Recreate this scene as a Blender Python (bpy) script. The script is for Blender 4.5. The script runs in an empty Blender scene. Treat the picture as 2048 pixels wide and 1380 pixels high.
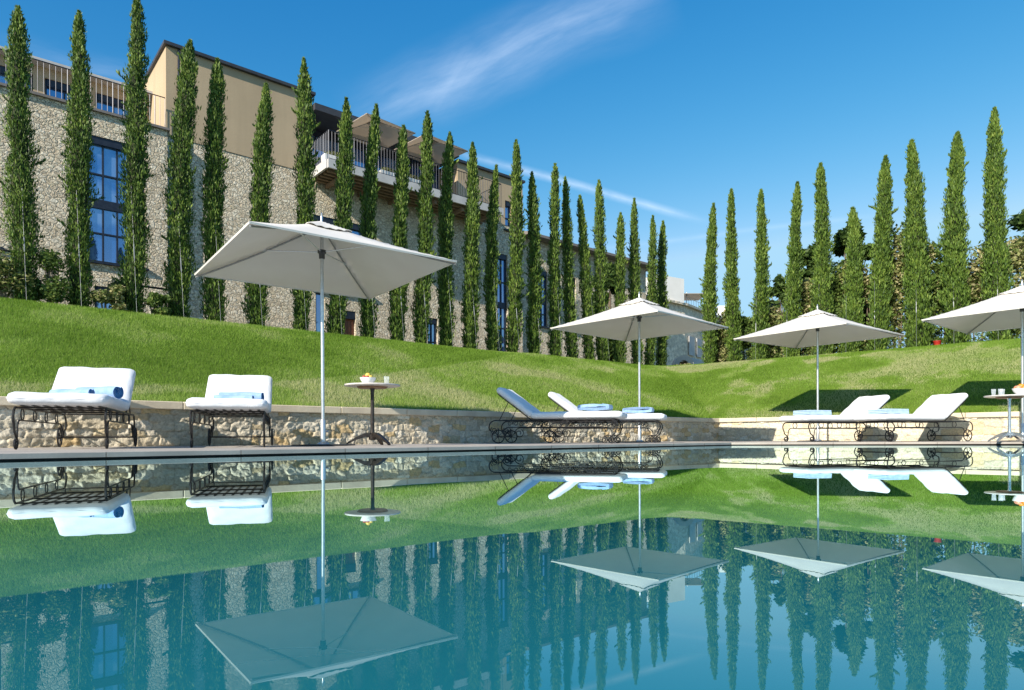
import bpy, math, random
import numpy as np
from mathutils import Vector, Matrix
R = math.radians
PI = math.pi
sc = bpy.context.scene
col = sc.collection

# ------------------------------------------------------------------ camera
F = 1330.0
EYE = 0.13
cd = bpy.data.cameras.new('camera')
cam = bpy.data.objects.new('camera', cd)
col.objects.link(cam)
cd.sensor_width = 36.0
cd.lens = F / 2048 * 36
cd.shift_y = 186.0 / 2048
cd.clip_start = 0.02
cd.clip_end = 3000
cam.location = (0, 0, EYE)
cam.rotation_euler = (R(90), 0.003, 0)
sc.camera = cam

# ------------------------------------------------------------------ sky and sun
SUN = Vector((1.08, 1.50, -1.0)).normalized()      # direction the light travels
elev = math.asin(-SUN.z)
azim = math.atan2(-SUN.x, -SUN.y)
w = bpy.data.worlds.new('World')
sc.world = w
w.use_nodes = True
nt = w.node_tree
nt.nodes.clear()
N = nt.nodes.new
L = nt.links.new
out = N('ShaderNodeOutputWorld')
bg = N('ShaderNodeBackground')
sky = N('ShaderNodeTexSky')
sky.sky_type = 'NISHITA'
sky.sun_disc = False
sky.sun_elevation = elev
sky.sun_rotation = azim
sky.altitude = 300
sky.air_density = 1.0
sky.dust_density = 0.35
sky.ozone_density = 2.2
bg.inputs['Strength'].default_value = 0.128
tc = N('ShaderNodeTexCoord')


def vmath(op, a, b=None):
    n = N('ShaderNodeVectorMath')
    n.operation = op
    for i, v in enumerate((a, b)):
        if v is None:
            continue
        if isinstance(v, (tuple, Vector)):
            n.inputs[i].default_value = tuple(v)
        else:
            L(v, n.inputs[i])
    return n.outputs['Value'] if op == 'DOT_PRODUCT' else n.outputs[0]


def fmath(op, a, b=None, clamp=False):
    n = N('ShaderNodeMath')
    n.operation = op
    n.use_clamp = clamp
    for i, v in enumerate((a, b)):
        if v is None:
            continue
        if isinstance(v, (int, float)):
            n.inputs[i].default_value = v
        else:
            L(v, n.inputs[i])
    return n.outputs[0]


def ray(px, py):
    return Vector(((px - 1024) / F, 1.0, (876 - .003 * (px - 1024) - py) / F)).normalized()


def trail(p0, p1, width, strength, scale, lo=.35, hi=.75, tw=1.0, stretch=6):
    """a streak of thin cloud along the great circle through two directions"""
    a, b = ray(*p0), ray(*p1)
    n = a.cross(b).normalized()
    t = (b - a).normalized()
    m = ((a + b) * .5)
    half = (b - a).length / 2
    d = tc.outputs['Generated']
    nz = N('ShaderNodeTexNoise')
    nz.inputs['Scale'].default_value = 3.0
    nz.inputs['Detail'].default_value = 4
    L(d, nz.inputs['Vector'])
    wob = fmath('MULTIPLY', fmath('SUBTRACT', nz.outputs['Fac'], .5), width * 1.2 * tw)
    off = fmath('ADD', vmath('DOT_PRODUCT', d, n), wob)
    prof = fmath('SUBTRACT', 1.0, fmath('DIVIDE', fmath('ABSOLUTE', off), width), True)
    prof = fmath('POWER', prof, 1.4)
    along = vmath('DOT_PRODUCT', vmath('SUBTRACT', d, m), t)
    ends = fmath('SUBTRACT', 1.0, fmath('POWER', fmath('DIVIDE', fmath('ABSOLUTE', along), half), 3.0), True)
    # stretched noise for the wisps
    c = N('ShaderNodeCombineXYZ')
    L(fmath('MULTIPLY', along, scale), c.inputs[0])
    L(fmath('MULTIPLY', off, scale * stretch), c.inputs[1])
    nz2 = N('ShaderNodeTexNoise')
    nz2.inputs['Scale'].default_value = 1.0
    nz2.inputs['Detail'].default_value = 6
    nz2.inputs['Roughness'].default_value = .6
    L(c.outputs[0], nz2.inputs['Vector'])
    mr = N('ShaderNodeMapRange')
    L(nz2.outputs['Fac'], mr.inputs[0])
    mr.inputs[1].default_value = lo
    mr.inputs[2].default_value = hi
    return fmath('MULTIPLY', fmath('MULTIPLY', fmath('MULTIPLY', prof, ends), mr.outputs[0]), strength, True)


c1 = trail((690, 255), (1360, -30), .055, .36, 8, .15, .80)
c1b = trail((860, 235), (960, 90), .034, .14, 9, .2, .8)
c2 = trail((900, 300), (1425, 445), .0085, .42, 14, .2, .6, .9, 2)
c3 = trail((1180, 500), (1800, 425), .006, .16, 14, .2, .7, 1, 2)
c4 = trail((-60, 90), (420, 190), .03, .13, 9, .3, .7)
tot = fmath('ADD', fmath('ADD', c1, c1b), fmath('ADD', fmath('ADD', c2, c3), c4), True)
hsv = N('ShaderNodeHueSaturation')
hsv.inputs['Saturation'].default_value = 1.25
hsv.inputs['Hue'].default_value = .488
hsv.inputs['Value'].default_value = 1.0
L(sky.outputs[0], hsv.inputs['Color'])
spx = N('ShaderNodeSeparateColor')
L(hsv.outputs[0], spx.inputs[0])
cmb = N('ShaderNodeCombineColor')
for i_, (a_, g_, mx_) in enumerate(((1.03, 2.2, 2.15), (.83, 1.13, 3.7), (1.465, .69, 4.95))):
    L(fmath('MINIMUM', fmath('MULTIPLY', fmath('POWER', spx.outputs[i_], g_), a_), mx_), cmb.inputs[i_])
mx = N('ShaderNodeMix')
mx.data_type = 'RGBA'
L(tot, mx.inputs[0])
L(cmb.outputs[0], mx.inputs[6])
mx.inputs[7].default_value = (5.6, 6.3, 7.4, 1)
L(mx.outputs[2], bg.inputs['Color'])
L(bg.outputs[0], out.inputs['Surface'])

sd = bpy.data.lights.new('sun', 'SUN')
sd.energy = 5.0
sd.angle = R(.5)
sd.color = (1.0, .93, .82)
sun = bpy.data.objects.new('sun', sd)
col.objects.link(sun)
sun.rotation_euler = SUN.to_track_quat('-Z', 'Y').to_euler()
sun.location = (-8, -10, 12)

sc.view_settings.view_transform = 'Standard'
sc.view_settings.look = 'None'
sc.view_settings.gamma = 1.0
sc.view_settings.exposure = 0.64
sc.render.engine = 'CYCLES'
sc.cycles.max_bounces = 8


# ------------------------------------------------------------------ helpers
def at(px, py, d):
    u = (px - 1024) / F
    return Vector((u * d, d, EYE + (876 - .003 * (px - 1024) - py) / F * d))


def tag(o, label=None, cat=None, group=None, kind=None):
    if label: o['label'] = label
    if cat: o['category'] = cat
    if group: o['group'] = group
    if kind: o['kind'] = kind
    return o


def empty(name, loc, rz=0, parent=None):
    o = bpy.data.objects.new(name, None)
    col.objects.link(o)
    o.location = loc
    o.rotation_euler = (0, 0, rz)
    o.empty_display_size = .2
    if parent: o.parent = parent
    return o


def copy_tree(o, parent=None):
    c = o.copy()
    col.objects.link(c)
    c.parent = parent
    for ch in list(o.children):
        copy_tree(ch, c)
    return c


class MB:
    def __init__(s):
        s.v = []; s.f = []; s.mi = []

    def add(s, v, f, m=0):
        b = len(s.v)
        s.v += [tuple(p) for p in v]
        s.f += [tuple(b + i for i in q) for q in f]
        s.mi += [m] * len(f)

    def box(s, c, d, rot=None, m=0, bev=0):
        x, y, z = d[0] / 2, d[1] / 2, d[2] / 2
        if bev > 0:
            vs = []; fs = []
            k = 0
            bm = []
            b = bev
            # chamfered box
            P = {}
            for sx in (-1, 1):
                for sy in (-1, 1):
                    for sz in (-1, 1):
                        for ax in range(3):
                            q = [sx * (x - b), sy * (y - b), sz * (z - b)]
                            q[ax] = (sx * x, sy * y, sz * z)[ax]
                            P[(sx, sy, sz, ax)] = len(vs)
                            vs.append(Vector(q))
            def quad(*k): fs.append([P[a] for a in k])
            for ax in range(3):
                o1, o2 = [a for a in range(3) if a != ax]
                for sg in (-1, 1):
                    q = []
                    for (a, c2) in ((-1, -1), (1, -1), (1, 1), (-1, 1)):
                        t = [0, 0, 0]; t[ax] = sg; t[o1] = a; t[o2] = c2
                        q.append((*t, ax))
                    quad(*q)
            for ax in range(3):
                o1, o2 = [a for a in range(3) if a != ax]
                for a in (-1, 1):
                    for c2 in (-1, 1):
                        t0 = [0, 0, 0]; t0[ax] = -1; t0[o1] = a; t0[o2] = c2
                        t1 = list(t0); t1[ax] = 1
                        quad((*t0, o1), (*t1, o1), (*t1, o2), (*t0, o2))
            for sx in (-1, 1):
                for sy in (-1, 1):
                    for sz in (-1, 1):
                        fs.append([P[(sx, sy, sz, 0)], P[(sx, sy, sz, 1)], P[(sx, sy, sz, 2)]])
        else:
            vs = [Vector((a * x, b_ * y, c_ * z)) for a in (-1, 1) for b_ in (-1, 1) for c_ in (-1, 1)]
            fs = [(0, 1, 3, 2), (4, 6, 7, 5), (0, 4, 5, 1), (2, 3, 7, 6), (0, 2, 6, 4), (1, 5, 7, 3)]
        if rot is not None:
            vs = [rot @ p for p in vs]
        c = Vector(c)
        s.add([p + c for p in vs], fs, m)
        return s

    def tube(s, pts, r, n=6, closed=False, m=0, cap=True):
        pts = [Vector(p) for p in pts]
        k = len(pts)
        rs = r if isinstance(r, (list, tuple)) else [r] * k
        vs = []
        up = None
        for i, p in enumerate(pts):
            if closed:
                t = pts[(i + 1) % k] - pts[i - 1]
            else:
                t = pts[min(i + 1, k - 1)] - pts[max(i - 1, 0)]
            t.normalize()
            if up is None:
                up = Vector((0, 0, 1)) if abs(t.z) < .9 else Vector((1, 0, 0))
            a = t.cross(up)
            if a.length < 1e-4:
                a = t.cross(Vector((0, 1, 0)))
            a.normalize()
            b = a.cross(t).normalized()
            up = b
            for j in range(n):
                an = 2 * PI * j / n
                vs.append(p + (a * math.cos(an) + b * math.sin(an)) * rs[i])
        fs = []
        for i in range(k if closed else k - 1):
            i2 = (i + 1) % k
            for j in range(n):
                j2 = (j + 1) % n
                fs.append((i * n + j, i * n + j2, i2 * n + j2, i2 * n + j))
        if not closed and cap:
            fs.append(tuple(range(n - 1, -1, -1)))
            fs.append(tuple((k - 1) * n + j for j in range(n)))
        s.add(vs, fs, m)
        return s

    def lathe(s, prof, n=24, c=(0, 0, 0), m=0):
        vs = []; fs = []
        for r, z in prof:
            for j in range(n):
                a = 2 * PI * j / n
                vs.append((c[0] + r * math.cos(a), c[1] + r * math.sin(a), c[2] + z))
        for i in range(len(prof) - 1):
            for j in range(n):
                j2 = (j + 1) % n
                fs.append((i * n + j, i * n + j2, (i + 1) * n + j2, (i + 1) * n + j))
        if prof[0][0] > 1e-4: fs.append(tuple(range(n - 1, -1, -1)))
        if prof[-1][0] > 1e-4: fs.append(tuple((len(prof) - 1) * n + j for j in range(n)))
        s.add(vs, fs, m)
        return s

    def build(s, name, mats, parent=None, smooth=False, loc=None):
        me = bpy.data.meshes.new(name)
        me.from_pydata(s.v, [], s.f)
        if not isinstance(mats, (list, tuple)): mats = [mats]
        for m in mats: me.materials.append(m)
        if len(mats) > 1:
            me.polygons.foreach_set('material_index', s.mi)
        if smooth:
            me.shade_smooth()
            if smooth != 'all':
                try:
                    me.set_sharp_from_angle(angle=R(40))
                except Exception:
                    pass
        me.update()
        o = bpy.data.objects.new(name, me)
        col.objects.link(o)
        if parent: o.parent = parent
        if loc is not None: o.location = loc
        return o


def np_mesh(name, v, f, mat, parent=None, cols=None, smooth=False):
    """v (n,3) float array, f (m,k) int array of tris or quads"""
    me = bpy.data.meshes.new(name)
    v = np.asarray(v, np.float32); f = np.asarray(f, np.int32)
    k = f.shape[1]
    me.vertices.add(len(v)); me.vertices.foreach_set('co', v.ravel())
    me.loops.add(f.size); me.loops.foreach_set('vertex_index', f.ravel())
    me.polygons.add(len(f))
    me.polygons.foreach_set('loop_start', np.arange(0, f.size, k, dtype=np.int32))
    me.polygons.foreach_set('loop_total', np.full(len(f), k, np.int32))
    if cols is not None:
        a = me.color_attributes.new('tint', 'FLOAT_COLOR', 'POINT')
        c4_ = np.ones((len(v), 4), np.float32); c4_[:, :3] = cols
        a.data.foreach_set('color', c4_.ravel())
    me.materials.append(mat)
    me.update(calc_edges=True)
    me.validate()
    if smooth: me.shade_smooth()
    o = bpy.data.objects.new(name, me)
    col.objects.link(o)
    if parent: o.parent = parent
    return o


# ------------------------------------------------------------------ materials
def base_mat(name):
    m = bpy.data.materials.new(name)
    m.use_nodes = True
    t = m.node_tree
    return m, t, t.nodes['Principled BSDF']


def mat(name, c, rough=.6, c2=None, scale=8, detail=5, bump=0, bscale=None, metal=0, spec=.5, dist=.01, lo=.35, hi=.65,
        sheen=0):
    m, t, p = base_mat(name)
    p.inputs['Roughness'].default_value = rough
    p.inputs['Metallic'].default_value = metal
    p.inputs['Specular IOR Level'].default_value = spec
    if sheen:
        p.inputs['Sheen Weight'].default_value = sheen
    tcn = t.nodes.new('ShaderNodeTexCoord')
    if c2 is not None:
        n = t.nodes.new('ShaderNodeTexNoise')
        n.inputs['Scale'].default_value = scale
        n.inputs['Detail'].default_value = detail
        t.links.new(tcn.outputs['Object'], n.inputs['Vector'])
        r = t.nodes.new('ShaderNodeValToRGB')
        r.color_ramp.elements[0].position = lo
        r.color_ramp.elements[1].position = hi
        r.color_ramp.elements[0].color = (*c, 1)
        r.color_ramp.elements[1].color = (*c2, 1)
        t.links.new(n.outputs['Fac'], r.inputs[0])
        t.links.new(r.outputs[0], p.inputs['Base Color'])
    else:
        p.inputs['Base Color'].default_value = (*c, 1)
    if bump:
        n = t.nodes.new('ShaderNodeTexNoise')
        n.inputs['Scale'].default_value = bscale or scale
        n.inputs['Detail'].default_value = 6
        t.links.new(tcn.outputs['Object'], n.inputs['Vector'])
        b = t.nodes.new('ShaderNodeBump')
        b.inputs['Strength'].default_value = bump
        b.inputs['Distance'].default_value = dist
        t.links.new(n.outputs['Fac'], b.inputs['Height'])
        t.links.new(b.outputs[0], p.inputs['Normal'])
    return m


def leaf_mat(name, cols, scale=3.0, trans=.25, rough=.55, attr=False):
    """leaves: hue follows a noise through the crown and a per-leaf value; a share of light goes through"""
    m, t, p = base_mat(name)
    p.inputs['Roughness'].default_value = rough
    p.inputs['Specular IOR Level'].default_value = .25
    tcn = t.nodes.new('ShaderNodeTexCoord')
    n = t.nodes.new('ShaderNodeTexNoise')
    n.inputs['Scale'].default_value = scale
    n.inputs['Detail'].default_value = 3
    t.links.new(tcn.outputs['Object'], n.inputs['Vector'])
    at_ = t.nodes.new('ShaderNodeAttribute')
    at_.attribute_name = 'tint'
    add = t.nodes.new('ShaderNodeMath'); add.operation = 'ADD'
    sub = t.nodes.new('ShaderNodeMath'); sub.operation = 'MULTIPLY'
    sub.inputs[1].default_value = .55
    t.links.new(n.outputs['Fac'], sub.inputs[0])
    t.links.new(sub.outputs[0], add.inputs[0])
    s2 = t.nodes.new('ShaderNodeMath'); s2.operation = 'MULTIPLY'
    s2.inputs[1].default_value = .5
    t.links.new(at_.outputs['Fac'], s2.inputs[0])
    t.links.new(s2.outputs[0], add.inputs[1])
    r = t.nodes.new('ShaderNodeValToRGB')
    el = r.color_ramp.elements
    k = len(cols)
    el[0].position = .25; el[0].color = (*cols[0], 1)
    el[1].position = .8; el[1].color = (*cols[-1], 1)
    for i in range(1, k - 1):
        e = el.new(.25 + .55 * i / (k - 1)); e.color = (*cols[i], 1)
    t.links.new(add.outputs[0], r.inputs[0])
    t.links.new(r.outputs[0], p.inputs['Base Color'])
    tr = t.nodes.new('ShaderNodeBsdfTranslucent')
    t.links.new(r.outputs[0], tr.inputs['Color'])
    mixs = t.nodes.new('ShaderNodeMixShader')
    mixs.inputs[0].default_value = trans
    t.links.new(p.outputs[0], mixs.inputs[1])
    t.links.new(tr.outputs[0], mixs.inputs[2])
    t.links.new(mixs.outputs[0], t.nodes['Material Output'].inputs['Surface'])
    return m


def rubble_mat(name, scale, cols, mortar, bump=.8, dist=.03, edge=.05, stretch=(1, 1, 1), coord='Object'):
    """irregular rubble masonry"""
    m, t, p = base_mat(name)
    p.inputs['Roughness'].default_value = .9
    p.inputs['Specular IOR Level'].default_value = .2
    nn = t.nodes.new; lk = t.links.new
    tcn = nn('ShaderNodeTexCoord')
    mp = nn('ShaderNodeMapping')
    mp.inputs['Scale'].default_value = stretch
    lk(tcn.outputs[coord], mp.inputs[0])
    dn = nn('ShaderNodeTexNoise'); dn.inputs['Scale'].default_value = scale * .9; dn.inputs['Detail'].default_value = 4
    lk(mp.outputs[0], dn.inputs['Vector'])
    ms = nn('ShaderNodeVectorMath'); ms.operation = 'MULTIPLY_ADD'
    lk(dn.outputs['Color'], ms.inputs[0])
    ms.inputs[1].default_value = (1.5 / scale,) * 3
    lk(mp.outputs[0], ms.inputs[2])
    ve = nn('ShaderNodeTexVoronoi'); ve.feature = 'DISTANCE_TO_EDGE'; ve.inputs['Scale'].default_value = scale
    vc = nn('ShaderNodeTexVoronoi'); vc.feature = 'F1'; vc.inputs['Scale'].default_value = scale
    lk(ms.outputs[0], ve.inputs['Vector']); lk(ms.outputs[0], vc.inputs['Vector'])
    sep = nn('ShaderNodeSeparateColor'); lk(vc.outputs['Color'], sep.inputs[0])
    r = nn('ShaderNodeValToRGB'); el = r.color_ramp.elements
    el[0].position = 0; el[0].color = (*cols[0], 1); el[1].position = 1; el[1].color = (*cols[-1], 1)
    for i in range(1, len(cols) - 1):
        e = el.new(i / (len(cols) - 1)); e.color = (*cols[i], 1)
    lk(sep.outputs[0], r.inputs[0])
    fn = nn('ShaderNodeTexNoise'); fn.inputs['Scale'].default_value = scale * 2.2; fn.inputs['Detail'].default_value = 8
    fn.inputs['Roughness'].default_value = .7
    lk(tcn.outputs[coord], fn.inputs['Vector'])
    mr2 = nn('ShaderNodeMapRange'); mr2.inputs[1].default_value = .3; mr2.inputs[2].default_value = .7; mr2.inputs[3].default_value = .50; mr2.inputs[4].default_value = 1.35
    lk(fn.outputs['Fac'], mr2.inputs[0])
    mul = nn('ShaderNodeMix'); mul.data_type = 'RGBA'; mul.blend_type = 'MULTIPLY'; mul.inputs[0].default_value = 1
    lk(r.outputs[0], mul.inputs[6]); lk(mr2.outputs[0], mul.inputs[7])
    st = nn('ShaderNodeMapRange'); st.inputs[1].default_value = 0; st.inputs[2].default_value = edge
    lk(ve.outputs['Distance'], st.inputs[0])
    mix = nn('ShaderNodeMix'); mix.data_type = 'RGBA'
    lk(st.outputs[0], mix.inputs[0]); mix.inputs[6].default_value = (*mortar, 1); lk(mul.outputs[2], mix.inputs[7])
    lk(mix.outputs[2], p.inputs['Base Color'])
    hm = nn('ShaderNodeMath'); hm.operation = 'MULTIPLY_ADD'
    st2 = nn('ShaderNodeMapRange'); st2.inputs[1].default_value = 0; st2.inputs[2].default_value = edge * 3
    lk(ve.outputs['Distance'], st2.inputs[0])
    lk(fn.outputs['Fac'], hm.inputs[0]); hm.inputs[1].default_value = .9; lk(st2.outputs[0], hm.inputs[2])
    b = nn('ShaderNodeBump'); b.inputs['Strength'].default_value = bump; b.inputs['Distance'].default_value = dist
    lk(hm.outputs[0], b.inputs['Height']); lk(b.outputs[0], p.inputs['Normal'])
    return m


M = {}
M['iron'] = mat('wrought_iron', (.012, .012, .014), .45, (.03, .028, .026), 40, metal=.3)
M['cushion'] = mat('white_cushion', (.72, .72, .74), .85, (.66, .67, .70), 5, bump=.35, bscale=9, dist=.012, spec=.2, sheen=.2)
M['canvas'] = mat('parasol_canvas', (.70, .655, .60), .85, (.74, .70, .645), 2.5, bump=.15, bscale=240, dist=.002, spec=.2)
M['beige_canvas'] = mat('beige_canvas', (.68, .60, .51), .85, (.62, .54, .46), 2.5, spec=.2)
M['pole'] = mat('brushed_pole', (.66, .67, .68), .32, (.56, .57, .58), 30, metal=.75)
M['dark_metal'] = mat('dark_metal', (.06, .06, .065), .4, (.09, .09, .09), 25, metal=.5)
M['rib_metal'] = mat('grey_rib', (.22, .22, .22), .4, (.28, .28, .28), 25, metal=.5)
M['steel'] = mat('polished_steel', (.62, .64, .66), .22, (.5, .52, .55), 14, metal=.85)
M['bronze'] = mat('dark_bronze', (.035, .028, .024), .35, (.06, .05, .045), 20, metal=.6)
M['table_top'] = mat('table_top_stone', (.62, .58, .55), .35, (.52, .47, .44), 12)
M['table_under'] = mat('table_wood', (.20, .10, .055), .5, (.28, .15, .08), 20)
M['ceramic'] = mat('white_ceramic', (.82, .82, .80), .2, (.78, .78, .76), 10)
M['towel'] = mat('towel_blue', (.20, .33, .55), .95, (.30, .43, .64), 14, bump=.6, bscale=160, dist=.004, spec=.1, sheen=.3)
M['towel_deep'] = mat('towel_deep_blue', (.022, .10, .27), .95, (.06, .18, .38), 22, bump=.6, bscale=160, dist=.004, spec=.1)
M['towel_pale'] = mat('towel_pale_blue', (.33, .47, .62), .95, (.42, .55, .68), 14, bump=.6, bscale=160, dist=.004, spec=.1, sheen=.3)
M['coping'] = mat('coping_stone', (.66, .57, .42), .8, (.54, .45, .33), 3.2, bump=.35, bscale=30, dist=.006)
M['deck'] = mat('deck_stone', (.45, .40, .345), .9, (.35, .31, .27), 2.2, spec=.15, bump=.25, bscale=60, dist=.003)
M['slot'] = mat('overflow_slot', (.02, .022, .024), .5, (.035, .035, .035), 10)
M['bark'] = mat('cypress_bark', (.11, .08, .055), .9, (.17, .13, .09), 20, bump=.5, bscale=30)
M['plaster'] = mat('ochre_plaster', (.50, .375, .235), .9, (.41, .305, .19), .45, bump=.15, bscale=20, dist=.01, lo=.3, hi=.7)
def streaks(m, amt):
    t = m.node_tree
    nn = t.nodes.new; lk = t.links.new
    p = t.nodes['Principled BSDF']
    src = p.inputs['Base Color'].links[0].from_socket
    tcn = nn('ShaderNodeTexCoord'); mp = nn('ShaderNodeMapping'); mp.inputs['Scale'].default_value = (3.5, 3.5, .22)
    lk(tcn.outputs['Object'], mp.inputs[0])
    n = nn('ShaderNodeTexNoise'); n.inputs['Scale'].default_value = 1; n.inputs['Detail'].default_value = 6; n.inputs['Roughness'].default_value = .65
    lk(mp.outputs[0], n.inputs['Vector'])
    mr_ = nn('ShaderNodeMapRange'); mr_.inputs[1].default_value = .35; mr_.inputs[2].default_value = .65
    mr_.inputs[3].default_value = 1 - amt; mr_.inputs[4].default_value = 1 + amt * .4
    lk(n.outputs['Fac'], mr_.inputs[0])
    mul = nn('ShaderNodeMix'); mul.data_type = 'RGBA'; mul.blend_type = 'MULTIPLY'; mul.inputs[0].default_value = 1
    lk(src, mul.inputs[6]); lk(mr_.outputs[0], mul.inputs[7]); lk(mul.outputs[2], p.inputs['Base Color'])


streaks(M['plaster'], .06)
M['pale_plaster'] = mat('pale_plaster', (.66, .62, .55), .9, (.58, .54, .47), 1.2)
M['white_wall'] = mat('white_render', (.76, .74, .70), .85, (.70, .68, .64), 1.5)
M['frame'] = mat('window_steel', (.018, .022, .035), .4, (.03, .035, .05), 10, metal=.3)
M['roof'] = mat('roof_metal', (.035, .035, .04), .5, (.05, .05, .055), 4)
M['roof_tile'] = mat('roof_slab', (.16, .14, .125), .8, (.22, .19, .17), 6)
M['slab'] = mat('balcony_slab', (.52, .50, .48), .7, (.44, .42, .40), 3)
M['beam'] = mat('balcony_beam', (.20, .13, .08), .7, (.26, .18, .11), 6)
M['door'] = mat('wood_door', (.20, .07, .035), .6, (.27, .10, .05), 8)
M['soil'] = mat('planted_ground', (.12, .10, .06), .95, (.07, .10, .035), 3, bump=.4, bscale=12)
M['ground'] = mat('ground', (.16, .14, .10), .95, (.10, .12, .06), .2)
M['red_pot'] = mat('red_pot', (.45, .03, .02), .45, (.38, .03, .02), 9)
M['wire'] = mat('guy_wire', (.30, .31, .32), .5, (.24, .25, .26), 20, metal=.2)
M['fence'] = mat('black_fence', (.015, .015, .017), .5, (.025, .025, .025), 20)
def translucent(m, f, c):
    t = m.node_tree
    tr = t.nodes.new('ShaderNodeBsdfTranslucent'); tr.inputs['Color'].default_value = (*c, 1)
    mixs = t.nodes.new('ShaderNodeMixShader'); mixs.inputs[0].default_value = f
    t.links.new(t.nodes['Principled BSDF'].outputs[0], mixs.inputs[1]); t.links.new(tr.outputs[0], mixs.inputs[2])
    t.links.new(mixs.outputs[0], t.nodes['Material Output'].inputs['Surface'])


translucent(M['canvas'], .15, (.70, .64, .56))
translucent(M['beige_canvas'], .45, (.68, .60, .50))
M['rubble_house'] = rubble_mat('facade_rubble', 7.5, [(.64, .53, .36), (.82, .72, .54), (.74, .60, .42), (.86, .76, .59), (.76, .66, .50), (.58, .48, .34), (.84, .73, .55)],
                               (.56, .47, .34), .9, .04, .05, (1, 1, 1.25))
M['rubble_far'] = rubble_mat('far_rubble', 2.4, [(.66, .56, .42), (.80, .70, .55), (.72, .60, .45)], (.60, .52, .4), .5, .03)


def vcol_mat(name, rough=.9, bump=.6, bscale=45, dist=.006):
    m, t, p = base_mat(name)
    nn = t.nodes.new; lk = t.links.new
    p.inputs['Roughness'].default_value = rough
    p.inputs['Specular IOR Level'].default_value = .2
    a = nn('ShaderNodeAttribute'); a.attribute_name = 'tint'
    tcn = nn('ShaderNodeTexCoord')
    n = nn('ShaderNodeTexNoise'); n.inputs['Scale'].default_value = bscale; n.inputs['Detail'].default_value = 8
    n.inputs['Roughness'].default_value = .7
    lk(tcn.outputs['Object'], n.inputs['Vector'])
    mr_ = nn('ShaderNodeMapRange'); mr_.inputs[1].default_value = .3; mr_.inputs[2].default_value = .7
    mr_.inputs[3].default_value = .68; mr_.inputs[4].default_value = 1.25
    lk(n.outputs['Fac'], mr_.inputs[0])
    mul = nn('ShaderNodeMix'); mul.data_type = 'RGBA'; mul.blend_type = 'MULTIPLY'; mul.inputs[0].default_value = 1
    lk(a.outputs['Color'], mul.inputs[6]); lk(mr_.outputs[0], mul.inputs[7])
    lk(mul.outputs[2], p.inputs['Base Color'])
    b = nn('ShaderNodeBump'); b.inputs['Strength'].default_value = bump; b.inputs['Distance'].default_value = dist
    lk(n.outputs['Fac'], b.inputs['Height']); lk(b.outputs[0], p.inputs['Normal'])
    return m


M['wall_stone'] = vcol_mat('garden_wall_stone', .9, 1.0, 38, .012)


def glass_mat(name, tint=(.03, .07, .14), curtain=(.25, .30, .36)):
    m, t, p = base_mat(name)
    nn = t.nodes.new; lk = t.links.new
    tcn = nn('ShaderNodeTexCoord')
    n = nn('ShaderNodeTexNoise'); n.inputs['Scale'].default_value = .9
    lk(tcn.outputs['Object'], n.inputs['Vector'])
    r = nn('ShaderNodeValToRGB')
    r.color_ramp.elements[0].position = .48; r.color_ramp.elements[1].position = .56
    r.color_ramp.elements[0].color = (*tint, 1); r.color_ramp.elements[1].color = (*curtain, 1)
    lk(n.outputs['Fac'], r.inputs[0])
    lk(r.outputs[0], p.inputs['Base Color'])
    p.inputs['Roughness'].default_value = .35
    g = nn('ShaderNodeBsdfGlossy'); g.inputs['Roughness'].default_value = .02
    g.inputs['Color'].default_value = (.50, .72, 1, 1)
    fr = nn('ShaderNodeFresnel'); fr.inputs['IOR'].default_value = 2.2
    ad = nn('ShaderNodeMath'); ad.operation = 'ADD'; ad.inputs[1].default_value = .25; ad.use_clamp = True
    lk(fr.outputs[0], ad.inputs[0])
    mixs = nn('ShaderNodeMixShader')
    lk(ad.outputs[0], mixs.inputs[0]); lk(p.outputs[0], mixs.inputs[1]); lk(g.outputs[0], mixs.inputs[2])
    lk(mixs.outputs[0], t.nodes['Material Output'].inputs['Surface'])
    return m


M['glass'] = glass_mat('window_glass', (.015, .07, .24), (.16, .26, .42))
m, t, p = base_mat('clear_glass')
p.inputs['Base Color'].default_value = (.85, .9, .95, 1)
p.inputs['Roughness'].default_value = .05
tb = t.nodes.new('ShaderNodeBsdfTransparent')
lw_ = t.nodes.new('ShaderNodeLayerWeight'); lw_.inputs['Blend'].default_value = .35
mr3 = t.nodes.new('ShaderNodeMapRange'); mr3.inputs[3].default_value = .10; mr3.inputs[4].default_value = .38
t.links.new(lw_.outputs['Facing'], mr3.inputs[0])
ms3 = t.nodes.new('ShaderNodeMixShader')
t.links.new(mr3.outputs[0], ms3.inputs[0]); t.links.new(tb.outputs[0], ms3.inputs[1]); t.links.new(p.outputs[0], ms3.inputs[2])
t.links.new(ms3.outputs[0], t.nodes['Material Output'].inputs['Surface'])
M['tumbler'] = m

M['cypress'] = leaf_mat('cypress_leaves', [(.022, .044, .010), (.070, .125, .018), (.150, .222, .034), (.245, .30, .062)], 2.4, .14)
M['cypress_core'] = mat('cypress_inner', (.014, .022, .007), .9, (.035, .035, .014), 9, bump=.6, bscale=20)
M['broad'] = leaf_mat('broadleaf', [(.022, .05, .012), (.055, .10, .02), (.12, .18, .04)], 1.6, .35)
M['varieg'] = leaf_mat('variegated_leaves', [(.06, .10, .025), (.15, .20, .05), (.40, .37, .16), (.62, .55, .32)], 2.2, .35)
M['shrub'] = leaf_mat('shrub_leaves', [(.05, .09, .02), (.12, .19, .04), (.27, .31, .09)], 2.0, .35)
M['grass'] = leaf_mat('grass_blades', [(.115, .205, .018), (.19, .32, .032), (.29, .42, .075), (.50, .50, .25)], .55, .48, .6)


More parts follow.
